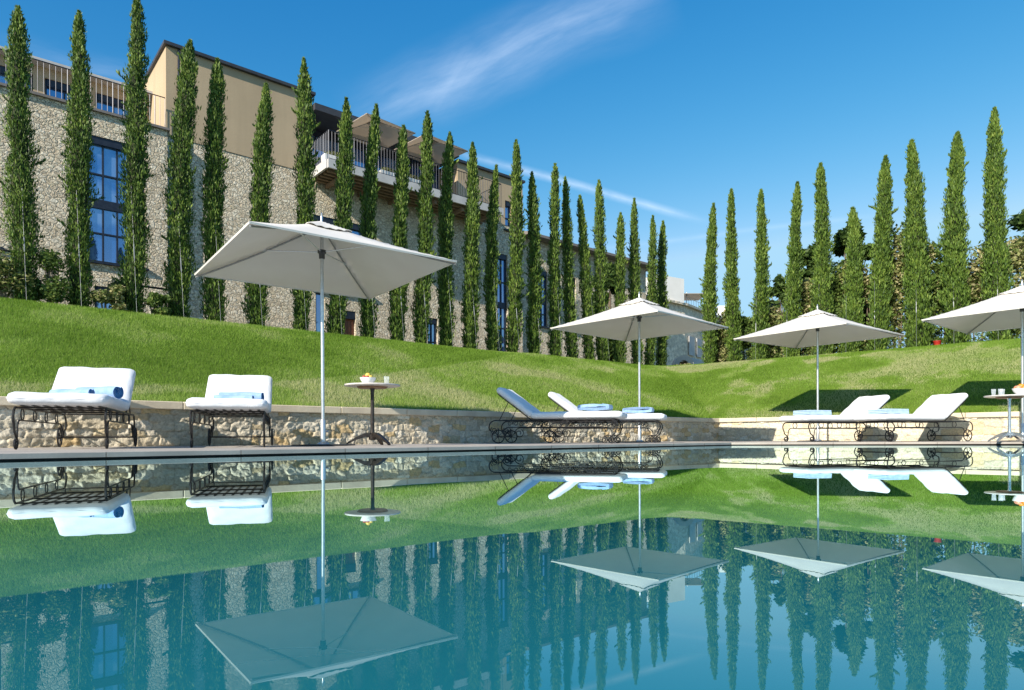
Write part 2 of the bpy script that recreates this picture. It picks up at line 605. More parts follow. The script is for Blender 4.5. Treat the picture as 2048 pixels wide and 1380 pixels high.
# lawn surface: green with drier mown streaks towards the corner and the right bank
def lawn_mat():
    m, t, p = base_mat('lawn')
    nn = t.nodes.new; lk = t.links.new
    p.inputs['Roughness'].default_value = .9
    p.inputs['Specular IOR Level'].default_value = .1
    tcn = nn('ShaderNodeTexCoord')
    n = nn('ShaderNodeTexNoise'); n.inputs['Scale'].default_value = 1.3; n.inputs['Detail'].default_value = 8
    n.inputs['Roughness'].default_value = .72
    lk(tcn.outputs['Object'], n.inputs['Vector'])
    r = nn('ShaderNodeValToRGB'); el = r.color_ramp.elements
    el[0].position = .32; el[0].color = (.06, .11, .012, 1)
    el[1].position = .72; el[1].color = (.16, .23, .035, 1)
    lk(n.outputs['Fac'], r.inputs[0]); lk(r.outputs[0], p.inputs['Base Color'])
    n2 = nn('ShaderNodeTexNoise'); n2.inputs['Scale'].default_value = 30; n2.inputs['Detail'].default_value = 6
    lk(tcn.outputs['Object'], n2.inputs['Vector'])
    b = nn('ShaderNodeBump'); b.inputs['Strength'].default_value = .8; b.inputs['Distance'].default_value = .03
    lk(n2.outputs['Fac'], b.inputs['Height']); lk(b.outputs[0], p.inputs['Normal'])
    return m


M['lawn'] = lawn_mat()


def water_mat():
    m, t, p = base_mat('pool_water')
    nn = t.nodes.new; lk = t.links.new
    t.nodes.remove(p)
    tcn = nn('ShaderNodeTexCoord')
    n = nn('ShaderNodeTexNoise'); n.inputs['Scale'].default_value = .9; n.inputs['Detail'].default_value = 2
    lk(tcn.outputs['Object'], n.inputs['Vector'])
    b = nn('ShaderNodeBump'); b.inputs['Strength'].default_value = .05; b.inputs['Distance'].default_value = .010
    lk(n.outputs['Fac'], b.inputs['Height'])
    g = nn('ShaderNodeBsdfGlossy'); g.inputs['Roughness'].default_value = 0.0
    g.inputs['Color'].default_value = (.74, .95, .98, 1)
    lk(b.outputs[0], g.inputs['Normal'])
    d = nn('ShaderNodeBsdfDiffuse'); d.inputs['Color'].default_value = (.010, .145, .18, 1)
    fr = nn('ShaderNodeFresnel'); fr.inputs['IOR'].default_value = 1.33
    lk(b.outputs[0], fr.inputs['Normal'])
    mixs = nn('ShaderNodeMixShader')
    mrr = nn('ShaderNodeMath'); mrr.operation = 'MULTIPLY'; mrr.inputs[1].default_value = 1.62; mrr.use_clamp = True
    lk(fr.outputs[0], mrr.inputs[0])
    lk(mrr.outputs[0], mixs.inputs[0]); lk(d.outputs[0], mixs.inputs[1]); lk(g.outputs[0], mixs.inputs[2])
    lk(mixs.outputs[0], t.nodes['Material Output'].inputs['Surface'])
    return m


M['water'] = water_mat()

# ------------------------------------------------------------------ terrain frame
OL = np.array([-4.35, 7.64]); TL = np.array([.754, .657]); TL /= np.linalg.norm(TL); NL = np.array([-TL[1], TL[0]])
KC = np.array([4.9, 15.7]); TR = np.array([.746, -.666]); TR /= np.linalg.norm(TR); NR = np.array([-TR[1], TR[0]])
TC = float(np.dot(KC - OL, TL))            # position of the corner along the left wall
WZ = .58                                    # coping top
CREST_N = 5.75
CREST_Z = 2.6


def smoothstep(x, a, b):
    x = np.clip((x - a) / (b - a), 0, 1)
    return x * x * (3 - 2 * x)


def vnoise(x, y, seed=0):
    """smooth value noise, numpy"""
    xi = np.floor(x).astype(np.int64); yi = np.floor(y).astype(np.int64)
    fx = x - xi; fy = y - yi
    fx = fx * fx * (3 - 2 * fx); fy = fy * fy * (3 - 2 * fy)

    def h(a, b):
        v = (a * 374761393 + b * 668265263 + seed * 2246822519) & 0xffffffff
        v = ((v ^ (v >> 13)) * 1274126177) & 0xffffffff
        return ((v ^ (v >> 16)) & 0xffff) / 65535.0
    return (h(xi, yi) * (1 - fx) + h(xi + 1, yi) * fx) * (1 - fy) + (h(xi, yi + 1) * (1 - fx) + h(xi + 1, yi + 1) * fx) * fy


def fbm(x, y, o=4, seed=0):
    s = 0; a = .5
    for i in range(o):
        s = s + a * vnoise(x * 2 ** i, y * 2 ** i, seed + i)
        a *= .5
    return s


def lawn_z(x, y):
    """height of the bank at world x, y (arrays)"""
    P = np.stack([x, y], -1)
    nl = (P - OL) @ NL; nr = (P - KC) @ NR
    tl = (P - OL) @ TL
    k = .9
    n = np.logaddexp(nl / k, nr / k) * k          # smooth maximum of the two distances
    nt_ = np.maximum(nl, nr)
    n = np.where(n > 8, nt_, n)
    n = nt_ + (n - nt_) * smoothstep(nt_, .3, 2.8)
    wl = smoothstep(nl - nr, -3.0, 3.0)
    # left bank: gentle foot, then a steeper face
    nc = np.clip(2.0 + .36 * (tl - 2.0), 1.2, 5.0)
    slo = .25 + .018 * np.clip(tl - 2, 0, 9)
    zc = .56 + slo * (nc - .3)
    zl = np.where(n < nc, .56 + slo * (n - .3), zc + (n - nc) * (CREST_Z - zc) / (CREST_N - nc + .001))
    zr = .56 + (CREST_Z - .56) * (n - .3) / (CREST_N - .3)
    zr = zr + .10 * np.sin(np.clip((n - .3) / (CREST_N - .3), 0, 1) * PI)
    z = zl * wl + zr * (1 - wl)
    z = z + (fbm(x * .6, y * .6, 2, 5) - .4) * .03 * smoothstep(n, .4, 1.5)
    q = 0.12
    z = -np.logaddexp(-z / q, -(CREST_Z + .03) / q) * q      # round the crest off
    return z


def off(side, t, n):
    """world xy of a point t along, n behind a wall"""
    if side == 'L': return OL + TL * t + NL * n
    return KC + TR * t + NR * n


def mitre(n):
    A = np.array([[TL[0], -TR[0]], [TL[1], -TR[1]]])
    b = (KC + NR * n) - (OL + NL * n)
    s = np.linalg.solve(A, b)
    return OL + NL * n + TL * s[0], s[0], s[1]


def bank(name, n_list, m, cl, cr, tl0=-14, tr1=16):
    vs = []
    for n in n_list:
        p, tl, tr = mitre(n)
        for i in range(cl):
            q = off('L', tl0 + (tl - tl0) * i / cl, n); vs.append(q)
        for i in range(cr + 1):
            q = off('R', tr + (tr1 - tr) * i / cr, n); vs.append(q)
    vs = np.array(vs)
    z = lawn_z(vs[:, 0], vs[:, 1])
    v = np.c_[vs, z]
    W = cl + cr + 1
    f = [(i * W + j, i * W + j + 1, (i + 1) * W + j + 1, (i + 1) * W + j) for i in range(len(n_list) - 1) for j in range(W - 1)]
    return np_mesh(name, v, f, m, smooth=True)


lawn = bank('lawn', [.28, .4, .6, .8, 1, 1.3, 1.6, 2, 2.4, 2.8, 3.2, 3.6, 4, 4.4, 4.8, 5.1, 5.4, 5.6, 5.75, 5.9, 6.1], M['lawn'], 130, 90)
tag(lawn, 'sloping mown lawn bank behind the pool wall', kind='structure')
terr = bank('planted_terrace', [6.1, 6.6, 7.5, 9, 12, 18, 30, 60, 140], M['soil'], 30, 30, -60, 60)
tag(terr, 'planted terrace ground behind the lawn crest', kind='structure')

mb = MB()
mb.add([(-900, -900, -1.4), (900, -900, -1.4), (900, 900, -1.4), (-900, 900, -1.4)], [(0, 1, 2, 3)])
tag(mb.build('ground', M['ground']), 'ground around the pool garden', kind='structure')

# pool edge
E0 = np.array([-3.1, 4.02]); E1 = np.array([3.62, 10.98]); E2 = np.array([15.0, 10.15])
ed = (E1 - E0) / np.linalg.norm(E1 - E0)
Ea = E0 - ed * 14
mb = MB()
rim = [(Ea[0], Ea[1]), (E1[0], E1[1]), (E2[0], E2[1])]
nrm = np.array([-ed[1], ed[0]])
mb.add([(Ea[0] + nrm[0] * .15, Ea[1] + nrm[1] * .15, 0), (E1[0] - .02, E1[1] + .18, 0), (E2[0], E2[1] + .15, 0), (30, E2[1], 0), (30, -26, 0), (-13, -26, 0)],
       [(0, 5, 4, 3, 2, 1)])
tag(mb.build('pool_water', M['water']), 'still teal pool water mirroring the garden', 'pool', kind='structure')

# deck: slab stones between pool edge and wall, each row cut by joints
DZ = .045


def deck():
    mb = MB()
    gap = .006
    T = .034
    def wallpt(side, t): q = off(side, t, .055); return q
    # left run: quads from edge to wall
    segs = []
    n = 26
    p, tl, tr = mitre(.055)
    for i in range(n):
        a0 = i / n; a1 = (i + 1) / n
        e0 = Ea + (E1 - Ea) * a0; e1 = Ea + (E1 - Ea) * a1
        w0 = off('L', -12 + (tl + 12) * a0, .055); w1 = off('L', -12 + (tl + 12) * a1, .055)
        segs.append((e0, e1, w1, w0))
    n = 14
    for i in range(n):
        a0 = i / n; a1 = (i + 1) / n
        e0 = E1 + (E2 - E1) * a0; e1 = E1 + (E2 - E1) * a1
        w0 = off('R', tr + (12 - tr) * a0, .055); w1 = off('R', tr + (12 - tr) * a1, .055)
        segs.append((e0, e1, w1, w0))
    for (a, b, c, d) in segs:
        rows = [0, .16, .58, 1.0]
        for r0, r1 in zip(rows[:-1], rows[1:]):
            q = [a + (d - a) * r0, b + (c - b) * r0, b + (c - b) * r1, a + (d - a) * r1]
            cen = sum(q) / 4
            qq = []
            for v in q:
                dv = cen - v
                qq.append(v + dv / np.linalg.norm(dv) * gap * .7)
            if r0 == 0:
                z0 = DZ - T
            else:
                z0 = DZ - T
            top = [(v[0], v[1], DZ) for v in qq]
            bot = [(v[0], v[1], z0) for v in qq]
            ins = [v + (cen - v) / np.linalg.norm(cen - v) * .004 for v in qq]
            top2 = [(v[0], v[1], DZ) for v in ins]
            mid = [(v[0], v[1], DZ - .003) for v in qq]
            mb.add(top2 + mid + bot, [(0, 1, 2, 3)] + [(i, i + 4, (i + 1) % 4 + 4, (i + 1) % 4) for i in range(4)] +
                   [(i + 4, i + 8, (i + 1) % 4 + 8, (i + 1) % 4 + 4) for i in range(4)])
    o = mb.build('pool_deck', M['deck'])
    tag(o, 'grey stone deck running along the pool edge', kind='structure')
    # bed under the slabs with the recessed dark overflow slot
    mb = MB()
    ins = .05
    pts = [Ea + nrm * ins, E1 + np.array([-.02, .07]), E2 + np.array([0, ins]), off('R', 12, .3), mitre(.3)[0], off('L', -12, .3)]
    zt = DZ - T - .0005
    k = len(pts)
    mb.add([(q[0], q[1], zt - .003) for q in pts] + [(q[0], q[1], -.6) for q in pts],
           [tuple(range(k))] + [(i, (i + 1) % k, (i + 1) % k + k, i + k) for i in range(k)])
    tag(mb.build('pool_edge_slot', M['slot']), 'dark overflow slot under the deck edge', kind='structure')


deck()


# ------------------------------------------------------------------ garden wall (displaced rubble)
def stone_wall(name, side, t0, t1, label, pale=0.0, seed=1):
    root = empty(name, (0, 0, 0))
    tag(root, label, 'garden wall')
    z0, z1 = -.02, WZ - .095
    res = .011
    nu = int((t1 - t0) / res); nv = int((z1 - z0) / res)
    rng = np.random.RandomState(seed)
    # stone cells: rough courses with jitter
    cells = []
    z = z0 - .05
    while z < z1 + .1:
        h = rng.uniform(.075, .15)
        x = t0 - .3
        while x < t1 + .3:
            w_ = rng.uniform(.09, .30)
            cells.append((x + w_ / 2, z + h / 2 + rng.uniform(-.02, .02), w_, h))
            x += w_
        z += h
    cells = np.array(cells)
    ccol = rng.rand(len(cells)); chgt = rng.rand(len(cells)); ctilt = rng.uniform(-1, 1, (len(cells), 2))
    u = np.linspace(t0, t1, nu + 1); v = np.linspace(z0, z1, nv + 1)
    U, V = np.meshgrid(u, v)
    Uw = U + (fbm(U * 9, V * 9, 3, seed) - .45) * .09; Vw = V + (fbm(U * 9, V * 9, 3, seed + 9) - .45) * .09
    F1 = np.full(U.shape, 9.); F2 = np.full(U.shape, 9.); ID = np.zeros(U.shape, int)
    order = np.argsort(cells[:, 0])
    for j in order:
        cx, cz, w_, h = cells[j]
        i0 = np.searchsorted(u, cx - .4); i1 = np.searchsorted(u, cx + .4)
        if i1 <= i0: continue
        d = np.maximum(np.abs(Uw[:, i0:i1] - cx) / w_, np.abs(Vw[:, i0:i1] - cz) / h) * .6 + \
            .4 * np.hypot((Uw[:, i0:i1] - cx) / w_, (Vw[:, i0:i1] - cz) / h)
        f1 = F1[:, i0:i1]; f2 = F2[:, i0:i1]; idd = ID[:, i0:i1]
        new = d < f1
        f2[:] = np.where(new, f1, np.minimum(f2, d))
        f1[:] = np.where(new, d, f1)
        idd[:] = np.where(new, j, idd)
    edge = np.clip((F2 - F1) / .16, 0, 1)
    edge = edge ** .6
    rough = fbm(U * 22, V * 22, 4, seed + 20)
    facet = np.abs(fbm(U * 11 + 3, V * 14, 3, seed + 40) - .45)
    D = edge * (.014 + .016 * chgt[ID]) + rough * .026 - facet * .055 * edge
    D += edge * (ctilt[ID, 0] * (Uw - cells[ID, 0]) * .14 + ctilt[ID, 1] * (Vw - cells[ID, 1]) * .16)
    pal = np.array([(.52, .45, .33), (.60, .54, .43), (.55, .45, .29), (.64, .58, .46), (.50, .45, .36), (.60, .51, .37),
                    (.58, .52, .41), (.57, .42, .22), (.47, .42, .32), (.62, .56, .45), (.54, .48, .36)])
    k = (ccol * len(pal)).astype(int)
    C = pal[k][ID] * (0.85 + .3 * chgt[ID])[..., None]
    st = smoothstep(fbm(U * 1.3, V * 2.5, 3, seed + 70), .52, .7)[..., None]
    C = C * (1 - st * .22) + np.array([.50, .36, .18]) * st * .22
    mort = np.array([.34, .29, .21])
    C = mort + (C - mort) * np.clip(edge * 1.6, 0, 1)[..., None]
    if pale: C = C * (1 - pale) + np.array([.66, .60, .48]) * pale
    nb = .075 - D
    o0 = OL if side == 'L' else KC
    tt = TL if side == 'L' else TR
    nnv = NL if side == 'L' else NR
    XY = o0[None, None] + tt[None, None] * U[..., None] + nnv[None, None] * nb[..., None]
    v3 = np.c_[XY.reshape(-1, 2), V.reshape(-1)]
    Wd = nu + 1
    ii, jj = np.meshgrid(np.arange(nv), np.arange(nu), indexing='ij')
    a = (ii * Wd + jj).ravel()
    f = np.c_[a, a + 1, a + Wd + 1, a + Wd]
    np_mesh('stone_face', v3, f, M['wall_stone'], root, C.reshape(-1, 3), smooth=False)
    # solid body behind the face
    mb = MB()
    ang = math.atan2(tt[1], tt[0])
    c = o0 + tt * (t0 + t1) / 2 + nnv * .20
    mb.box((c[0], c[1], (z0 + z1) / 2 - .1), (t1 - t0, .18, z1 - z0 + .16), Matrix.Rotation(ang, 3, 'Z'))
    mb.build('wall_core', M['slot'], root)
    # coping stones
    rng2 = random.Random(seed)
    x = t0
    first = True
    k = 0
    while x < t1 - .01:
        l = min(rng2.uniform(.85, 1.15), t1 - x)
        if t1 - x - l < .3: l = t1 - x
        c = o0 + tt * (x + l / 2) + nnv * .17
        mbc = MB()
        mbc.box((c[0], c[1], WZ - .0475 - (.003 if side == 'L' else 0) + rng2.uniform(-.001, .001)), (l - .006, .34, .095), Matrix.Rotation(ang, 3, 'Z'), bev=.008)
        mbc.build('coping_stone', M['coping'], root)
        x += l
        k += 1
    return root


_, tlc, trc = mitre(0)
stone_wall('garden_wall', 'L', -8.5, tlc + .34, 'long low rubble wall with pale coping left of the corner behind two loungers and a dark table', 0.05, 3)
stone_wall('garden_wall', 'R', trc - .04, 9.5, 'low pale rubble wall with coping right of the corner behind the right loungers', .35, 8)


# ------------------------------------------------------------------ parasols
def make_parasol(name, label, group, side=2.3, rim=2.10, rise=.53, canvas=None, vent=True, plate=True, cat='parasol', rings=10):
    canvas = canvas or M['canvas']
    root = empty(name, (0, 0, 0))
    tag(root, label, cat, group)
    h = side / 2
    top = rim + rise
    # canopy: four slightly sagging panels as one sheet with thickness
    def zc(u, v):     # u,v in -1..1 ; pyramid with sag between the diagonal ribs
        m_ = max(abs(u), abs(v)); n_ = min(abs(u), abs(v))
        z = top - rise * m_
        sag = .030 * (1 - (n_ / m_ if m_ > 1e-6 else 0) ** 2) * m_ * (1 - m_) * 4
        return z - sag - .05 * math.sin(m_ * PI) * .5
    def shell(name, u0, u1, dz, n=20, wave=0, par=None):
        mb = MB()
        P = []
        for i in range(n + 1):
            for j in range(n + 1):
                u = -1 + 2 * i / n; v = -1 + 2 * j / n
                m_ = max(abs(u), abs(v))
                r = u0 + (u1 - u0) * m_
                s_ = r / m_ if m_ > 1e-6 else 0
                z = zc(u * s_, v * s_) if m_ > 1e-6 else zc(1e-5, 0)
                wv = 0
                if wave and m_ > .99:
                    a = (v if abs(u) > .99 else u)
                    wv = wave * (abs(math.cos(a * PI * 2.5))) - wave * .3
                P.append((u * s_ * h, v * s_ * h, z + dz + wv))
        fs = []
        for i in range(n):
            for j in range(n):
                a = i * (n + 1) + j
                fs.append((a, a + n + 1, a + n + 2, a + 1))
        nb_ = len(P)
        th = .006
        P2 = [(x, y, z - th) for x, y, z in P]
        fs2 = [tuple(nb_ + k for k in reversed(q)) for q in fs]
        rimi = [i * (n + 1) for i in range(n + 1)] + [n * (n + 1) + j for j in range(1, n + 1)] + \
               [i * (n + 1) + n for i in range(n - 1, -1, -1)] + [j for j in range(n - 1, 0, -1)]
        fr = []
        for a, b in zip(rimi, rimi[1:] + rimi[:1]):
            fr.append((a, b, b + nb_, a + nb_))
        mb.add(P + P2, fs + fs2 + fr)
        return mb.build(name, canvas, par, smooth=True)
    can = shell('canopy', 0, 1, 0, par=root)
    # hem band hanging a little under the rim
    hm = MB()
    for sx, sy in ((1, 0), (0, 1), (-1, 0), (0, -1)):
        pts = []
        nn_ = 20
        for k in range(nn_ + 1):
            q = -1 + 2 * k / nn_
            u, v = (sx, q) if sx else (q, sy)
            pts.append((u * h, v * h, zc(u, v)))
        vs = []; fs = []
        for (x, y, z) in pts:
            vs += [(x, y, z - .002), (x * .996, y * .996, z - .020)]
        for k in range(nn_):
            fs.append((2 * k, 2 * k + 2, 2 * k + 3, 2 * k + 1))
        hm.add(vs, fs)
    hm.build('hem', canvas, can)
    if vent:
        vt = shell('vent_cap', 0, .23, .022, n=16, wave=.016, par=root)
    # pole in two parts, runner, crown, finial
    mb = MB(); mb.lathe([(.021, .02), (.021, top - .02)], 14); mb.build('pole', M['pole'], root, smooth=True)
    mb = MB(); mb.lathe([(.0, top + .0), (.012, top + .0), (.016, top + .075), (.010, top + .085), (.014, top + .10), (0, top + .125)], 10)
    mb.build('finial', M['pole'], root, smooth=True)
    hubz = rim + .17
    mb = MB(); mb.lathe([(.022, hubz - .07), (.034, hubz - .065), (.034, hubz - .01), (.05, hubz), (.05, hubz + .03), (.022, hubz + .04)], 14)
    mb.build('hub', M['dark_metal'], root, smooth=True)
    mb = MB(); mb.lathe([(.022, top - .13), (.045, top - .12), (.045, top - .07), (.022, top - .06)], 14)
    mb.build('crown', M['dark_metal'], root, smooth=True)
    if rings:
        for i in range(4):
            a = PI / 4 + i * PI / 2
            cx, cy = math.cos(a), math.sin(a)
            mb = MB()
            p0 = Vector((cx * .04, cy * .04, top - .095))
            p1 = Vector((cx * h * 1.405, cy * h * 1.405, rim - .012))
            pts = []
            for k in range(8):
                q = k / 7
                uu = q * (h * 1.4) / (h * math.sqrt(2))
                x = cx * h * math.sqrt(2) * max(uu, .03)
                y = cy * h * math.sqrt(2) * max(uu, .03)
                z = zc(max(uu, .03), max(uu, .03)) - .046
                pts.append((x, y, z))
            mb.tube(pts, .010, 6)
            mb.build('rib', M['rib_metal'], root)
            mb = MB()
            q = .44
            je = Vector((cx * h * 1.414 * q, cy * h * 1.414 * q, zc(q, q) - .035))
            mb.tube([(cx * .045, cy * .045, hubz + .015), je], .008, 6)
            mb.box(je, (.05, .022, .03), Matrix.Rotation(a, 3, 'Z'))
            mb.build('strut', M['pole'], root)
    if plate:
        mb = MB()
        mb.box((0, 0, .010), (.56, .56, .016), bev=.003)
        mb.build('base_plate', M['dark_metal'], root)
        mb = MB()
        mb.lathe([(.075, .0185), (.07, .03), (.032, .05), (.032, .30), (.024, .31)], 16)
        mb.tube([(.032, 0, .17), (.062, 0, .17)], [.006, .012], 8)
        mb.build('base_sleeve', M['pole'], root, smooth=True)
    return root


UG = 'square pale parasols on steel poles beside the pool'
pr = make_parasol('parasol', 'nearest and largest pale square parasol, tilted toward the camera, left of the dark round table', UG)
PAR = [((-2.215, 7.80), -.137 + PI / 4, None),
       ((2.33, 12.15), -.009 + PI / 4, 'pale square parasol in the middle, over the two loungers with rolled towels'),
       ((6.13, 13.33), -.142 + PI / 4, 'pale square parasol right of centre, over the two loungers with folded towels'),
       ((8.66, 11.28), -.092 + PI / 4, 'pale square parasol cut by the right edge of the photo, above the steel table')]
for i, (p_, a, lb) in enumerate(PAR):
    o = pr if i == 0 else copy_tree(pr)
    o.location = (p_[0], p_[1], DZ)
    o.rotation_euler = (0, 0, a)
    if i == 0:      # this one stands slightly out of true
        nvec = Vector((-.008, .015, 1)).normalized()
        q_ = Vector((0, 0, 1)).rotation_difference(nvec) @ Matrix.Rotation(a, 3, 'Z').to_quaternion()
        o.rotation_euler = q_.to_euler()
    if lb: o['label'] = lb


# ------------------------------------------------------------------ loungers
def rounded_pad(name, L_, W_, T_, parent, loc=(0, 0, 0), roty=0, r=.045, mat_=None, puff=.007, seed=0):
    """a soft cushion: superellipsoid-ish grid box"""
    nx, ny, nz = 26, 14, 5
    V = {}
    vs = []
    fs = []
    rnd = random.Random(seed)
    def pt(i, j, k):
        key = (i, j, k)
        if key in V: return V[key]
        x = (i / nx - .5) * L_; y = (j / ny - .5) * W_; z = (k / nz - .5) * T_
        # clamp to rounded box
        hx, hy, hz = L_ / 2 - r, W_ / 2 - r, T_ / 2 - r
        cx = max(-hx, min(hx, x)); cy = max(-hy, min(hy, y)); cz = max(-hz, min(hz, z))
        d = Vector((x - cx, y - cy, z - cz))
        if d.length > 1e-6:
            d = d.normalized() * r
        q = Vector((cx, cy, cz)) + d
        e = (1 - (2 * i / nx - 1) ** 4) * (1 - (2 * j / ny - 1) ** 4)
        if k in (0, nz):
            q.z += (1 if k else -1) * puff * e
        q.z += .004 * math.sin(x * 23 + seed) * math.sin(y * 17 + seed * 2) * (1 if k == nz else 0)
        q.x += .004 * math.sin(y * 31 + seed)
        V[key] = len(vs)
        vs.append(q)
        return V[key]
    for i in range(nx):
        for j in range(ny):
            fs.append((pt(i, j, 0), pt(i, j + 1, 0), pt(i + 1, j + 1, 0), pt(i + 1, j, 0)))
            fs.append((pt(i, j, nz), pt(i + 1, j, nz), pt(i + 1, j + 1, nz), pt(i, j + 1, nz)))
    for i in range(nx):
        for k in range(nz):
            fs.append((pt(i, 0, k), pt(i + 1, 0, k), pt(i + 1, 0, k + 1), pt(i, 0, k + 1)))
            fs.append((pt(i, ny, k), pt(i, ny, k + 1), pt(i + 1, ny, k + 1), pt(i + 1, ny, k)))
    for j in range(ny):
        for k in range(nz):
            fs.append((pt(0, j, k), pt(0, j, k + 1), pt(0, j + 1, k + 1), pt(0, j + 1, k)))
            fs.append((pt(nx, j, k), pt(nx, j + 1, k), pt(nx, j + 1, k + 1), pt(nx, j, k + 1)))
    rot = Matrix.Rotation(roty, 3, 'Y')
    mb = MB()
    lo = Vector(loc)
    mb.add([rot @ v + lo for v in vs], fs)
    return mb.build(name, mat_ or M['cushion'], parent, smooth='all')


def arc(c, r, a0, a1, n=14):
    return [(c[0] + r * math.cos(R(a0 + (a1 - a0) * k / n)), c[1] + r * math.sin(R(a0 + (a1 - a0) * k / n))) for k in range(n + 1)]


def spiral(c, r0, r1, a0, turns, n=26):
    return [(c[0] + (r0 + (r1 - r0) * k / n) * math.cos(R(a0) + turns * 2 * PI * k / n),
             c[1] + (r0 + (r1 - r0) * k / n) * math.sin(R(a0) + turns * 2 * PI * k / n)) for k in range(n + 1)]


LW = .72    # cushion width
HW = .325   # half distance between side frames
RZ = .352   # top rail height


def make_lounger(style, label, seed):
    root = empty('sun_lounger', (0, 0, 0))
    tag(root, label, 'sun lounger', 'white cushioned wrought iron sun loungers on the deck')
    T = .098
    hx = 1.33
    hz = RZ + .022
    ang = R(37)
    bl = .69
    rounded_pad('seat_cushion', hx + .05, LW, T, root, ((hx + .05) / 2 - .03, 0, hz + T / 2), seed=seed)
    for (x0_, x1_, nm) in ((-.03, hx + .02, 'seat_piping'),):
        pm = MB()
        yy = LW / 2 - .012; zz = hz + T * .5
        pm.tube([(x0_ + .004, -yy + .03, zz), (x0_ + .004, yy - .03, zz), (x0_ + .03, yy + .009, zz), (x1_ - .03, yy + .009, zz), (x1_, yy - .03, zz), (x1_, -yy + .03, zz), (x1_ - .03, -yy - .009, zz), (x0_ + .03, -yy - .009, zz)], .005, 5, closed=True)
        pm.build(nm, M['cushion'], root)
    c = Vector((hx + .02, 0, hz + .01)) + Vector((math.cos(ang) * bl / 2 - math.sin(ang) * T / 2, 0, math.sin(ang) * bl / 2 + math.cos(ang) * T / 2))
    rounded_pad('back_cushion', bl, LW, T, root, c, -ang, seed=seed + 4)
    r_ = .0095
    for sy in (-1, 1):
        y = HW * sy
        fr = empty('side_frame', (0, y, 0), 0, root)
        P = lambda pts: [(x, 0, z) for x, z in pts]
        mb = MB()
        # top rail with the big head-end curl down to the wheel
        tail = arc((1.90, RZ - .10), .10, 90, -35, 12)
        mb.tube(P([(.10, RZ), (.6, RZ), (1.1, RZ), (1.8, RZ)] + tail), r_, 6)
        mb.build('top_rail', M['iron'], fr)
        mb = MB()
        lz = RZ - .105
        if style == 'ring':
            lo = arc((.24, lz - .07), .07, 180, 90, 8)
            mb.tube(P([(.155, .09)] + lo + [(.7, lz), (1.2, lz), (1.70, lz)] + arc((1.72, lz - .085), .085, 90, 0, 8)), r_ * .8, 6)
        else:
            mb.tube(P(arc((.30, lz - .09), .09, 170, 90, 8) + [(.7, lz), (1.2, lz), (1.66, lz)] + arc((1.68, lz - .10), .10, 90, 0, 8)), r_ * .8, 6)
        mb.build('lower_rail', M['iron'], fr)
        # foot leg: bows out from the rail, sweeps in and ends in a scroll
        mb = MB()
        leg = arc((.13, RZ - .085), .085, 90, 215, 12) + [(.085, .145), (.115, .125), (.138, .100)]
        mb.tube(P(leg + spiral((.118, .052), .052, .014, 55, -1.6)), r_ * 1.05, 6)
        if style != 'ring':
            mb.tube(P(spiral((.235, .052), .052, .014, 100, 1.5)), r_ * .9, 6)
            mb.tube(P([(.24, .105), (.19, .125), (.14, .118)]), r_ * .9, 6)
            mb.tube(P(arc((.16, RZ - .085), .085, 90, 240, 10)), r_ * .8, 6)
        mb.build('foot_leg', M['iron'], fr)
        # ornament between the rails
        mb = MB()
        if style == 'ring':
            for x in (.32, .72, 1.14, 1.56):
                mb = MB()
                mb.tube(P(arc((x, (RZ + lz) / 2), (RZ - lz) / 2 - .004, 0, 345, 15)), r_ * .6, 5, closed=True)
                mb.build('ring_ornament', M['iron'], fr)
        else:
            for x in (.36, .82, 1.28, 1.62):
                zz = (RZ + lz) / 2
                mb = MB()
                mb.tube(P(spiral((x - .045, zz + .004), .043, .012, -20, 1.4, 20)), r_ * .6, 5)
                mb.tube(P(spiral((x + .045, zz + .004), .043, .012, 200, -1.4, 20)), r_ * .6, 5)
                mb.build('scroll_ornament', M['iron'], fr)
        # wheel bracket
        WC = (1.845, .108)
        mb = MB()
        mb.tube(P(arc((1.96, RZ - .17), .115, 150, 215, 8) + [WC]), r_ * .8, 6)
        mb.tube(P([(1.985, RZ - .155), (1.90, .17), WC]), r_ * .8, 6)
        mb.build('rear_bracket', M['iron'], fr)
        if style != 'ring':
            mb = MB(); mb.tube(P(spiral((1.70, .16), .075, .02, 120, 1.3, 22)), r_ * .7, 5); mb.build('scroll', M['iron'], fr)
            mb = MB(); mb.tube(P(spiral((1.92, .20), .060, .02, 60, -1.3, 22)), r_ * .7, 5); mb.build('scroll', M['iron'], fr)
        # wheel
        wh = MB()
        wy = .028 * sy
        ring = [(WC[0] + .098 * math.cos(a), wy, WC[1] + .098 * math.sin(a)) for a in [2 * PI * k / 24 for k in range(24)]]
        wh.tube(ring, .0095, 6, closed=True)
        for k in range(6):
            a = PI * k / 3 + .3
            wh.tube([(WC[0], wy, WC[1]), (WC[0] + .09 * math.cos(a), wy, WC[1] + .09 * math.sin(a))], .005, 5)
        wh.tube([(WC[0], wy - .014, WC[1]), (WC[0], wy + .014, WC[1])], .020, 10)
        wh.build('wheel', M['iron'], fr)
    # cross bars and axle
    for x in (.12, .60, 1.20, 1.8):
        mb = MB()
        mb.tube([(x, -HW, RZ), (x, HW, RZ)], .008, 6)
        mb.build('cross_bar', M['iron'], root)
    mb = MB(); mb.tube([(1.845, -HW - .03, .108), (1.845, HW + .03, .108)], .0085, 8); mb.build('axle', M['iron'], root)
    # slatted bed and back frame
    mb = MB()
    for k in range(8):
        y = -HW + .05 + k * (2 * HW - .1) / 7
        mb.box((hx / 2 + .05, y, RZ + .012), (hx - .05, .022, .005))
    mb.build('seat_slats', M['iron'], root)
    mb = MB()
    def bp(s, y, o=-.012): return (hx + math.cos(ang) * s - math.sin(ang) * o, y, hz - .004 + math.sin(ang) * s + math.cos(ang) * o)
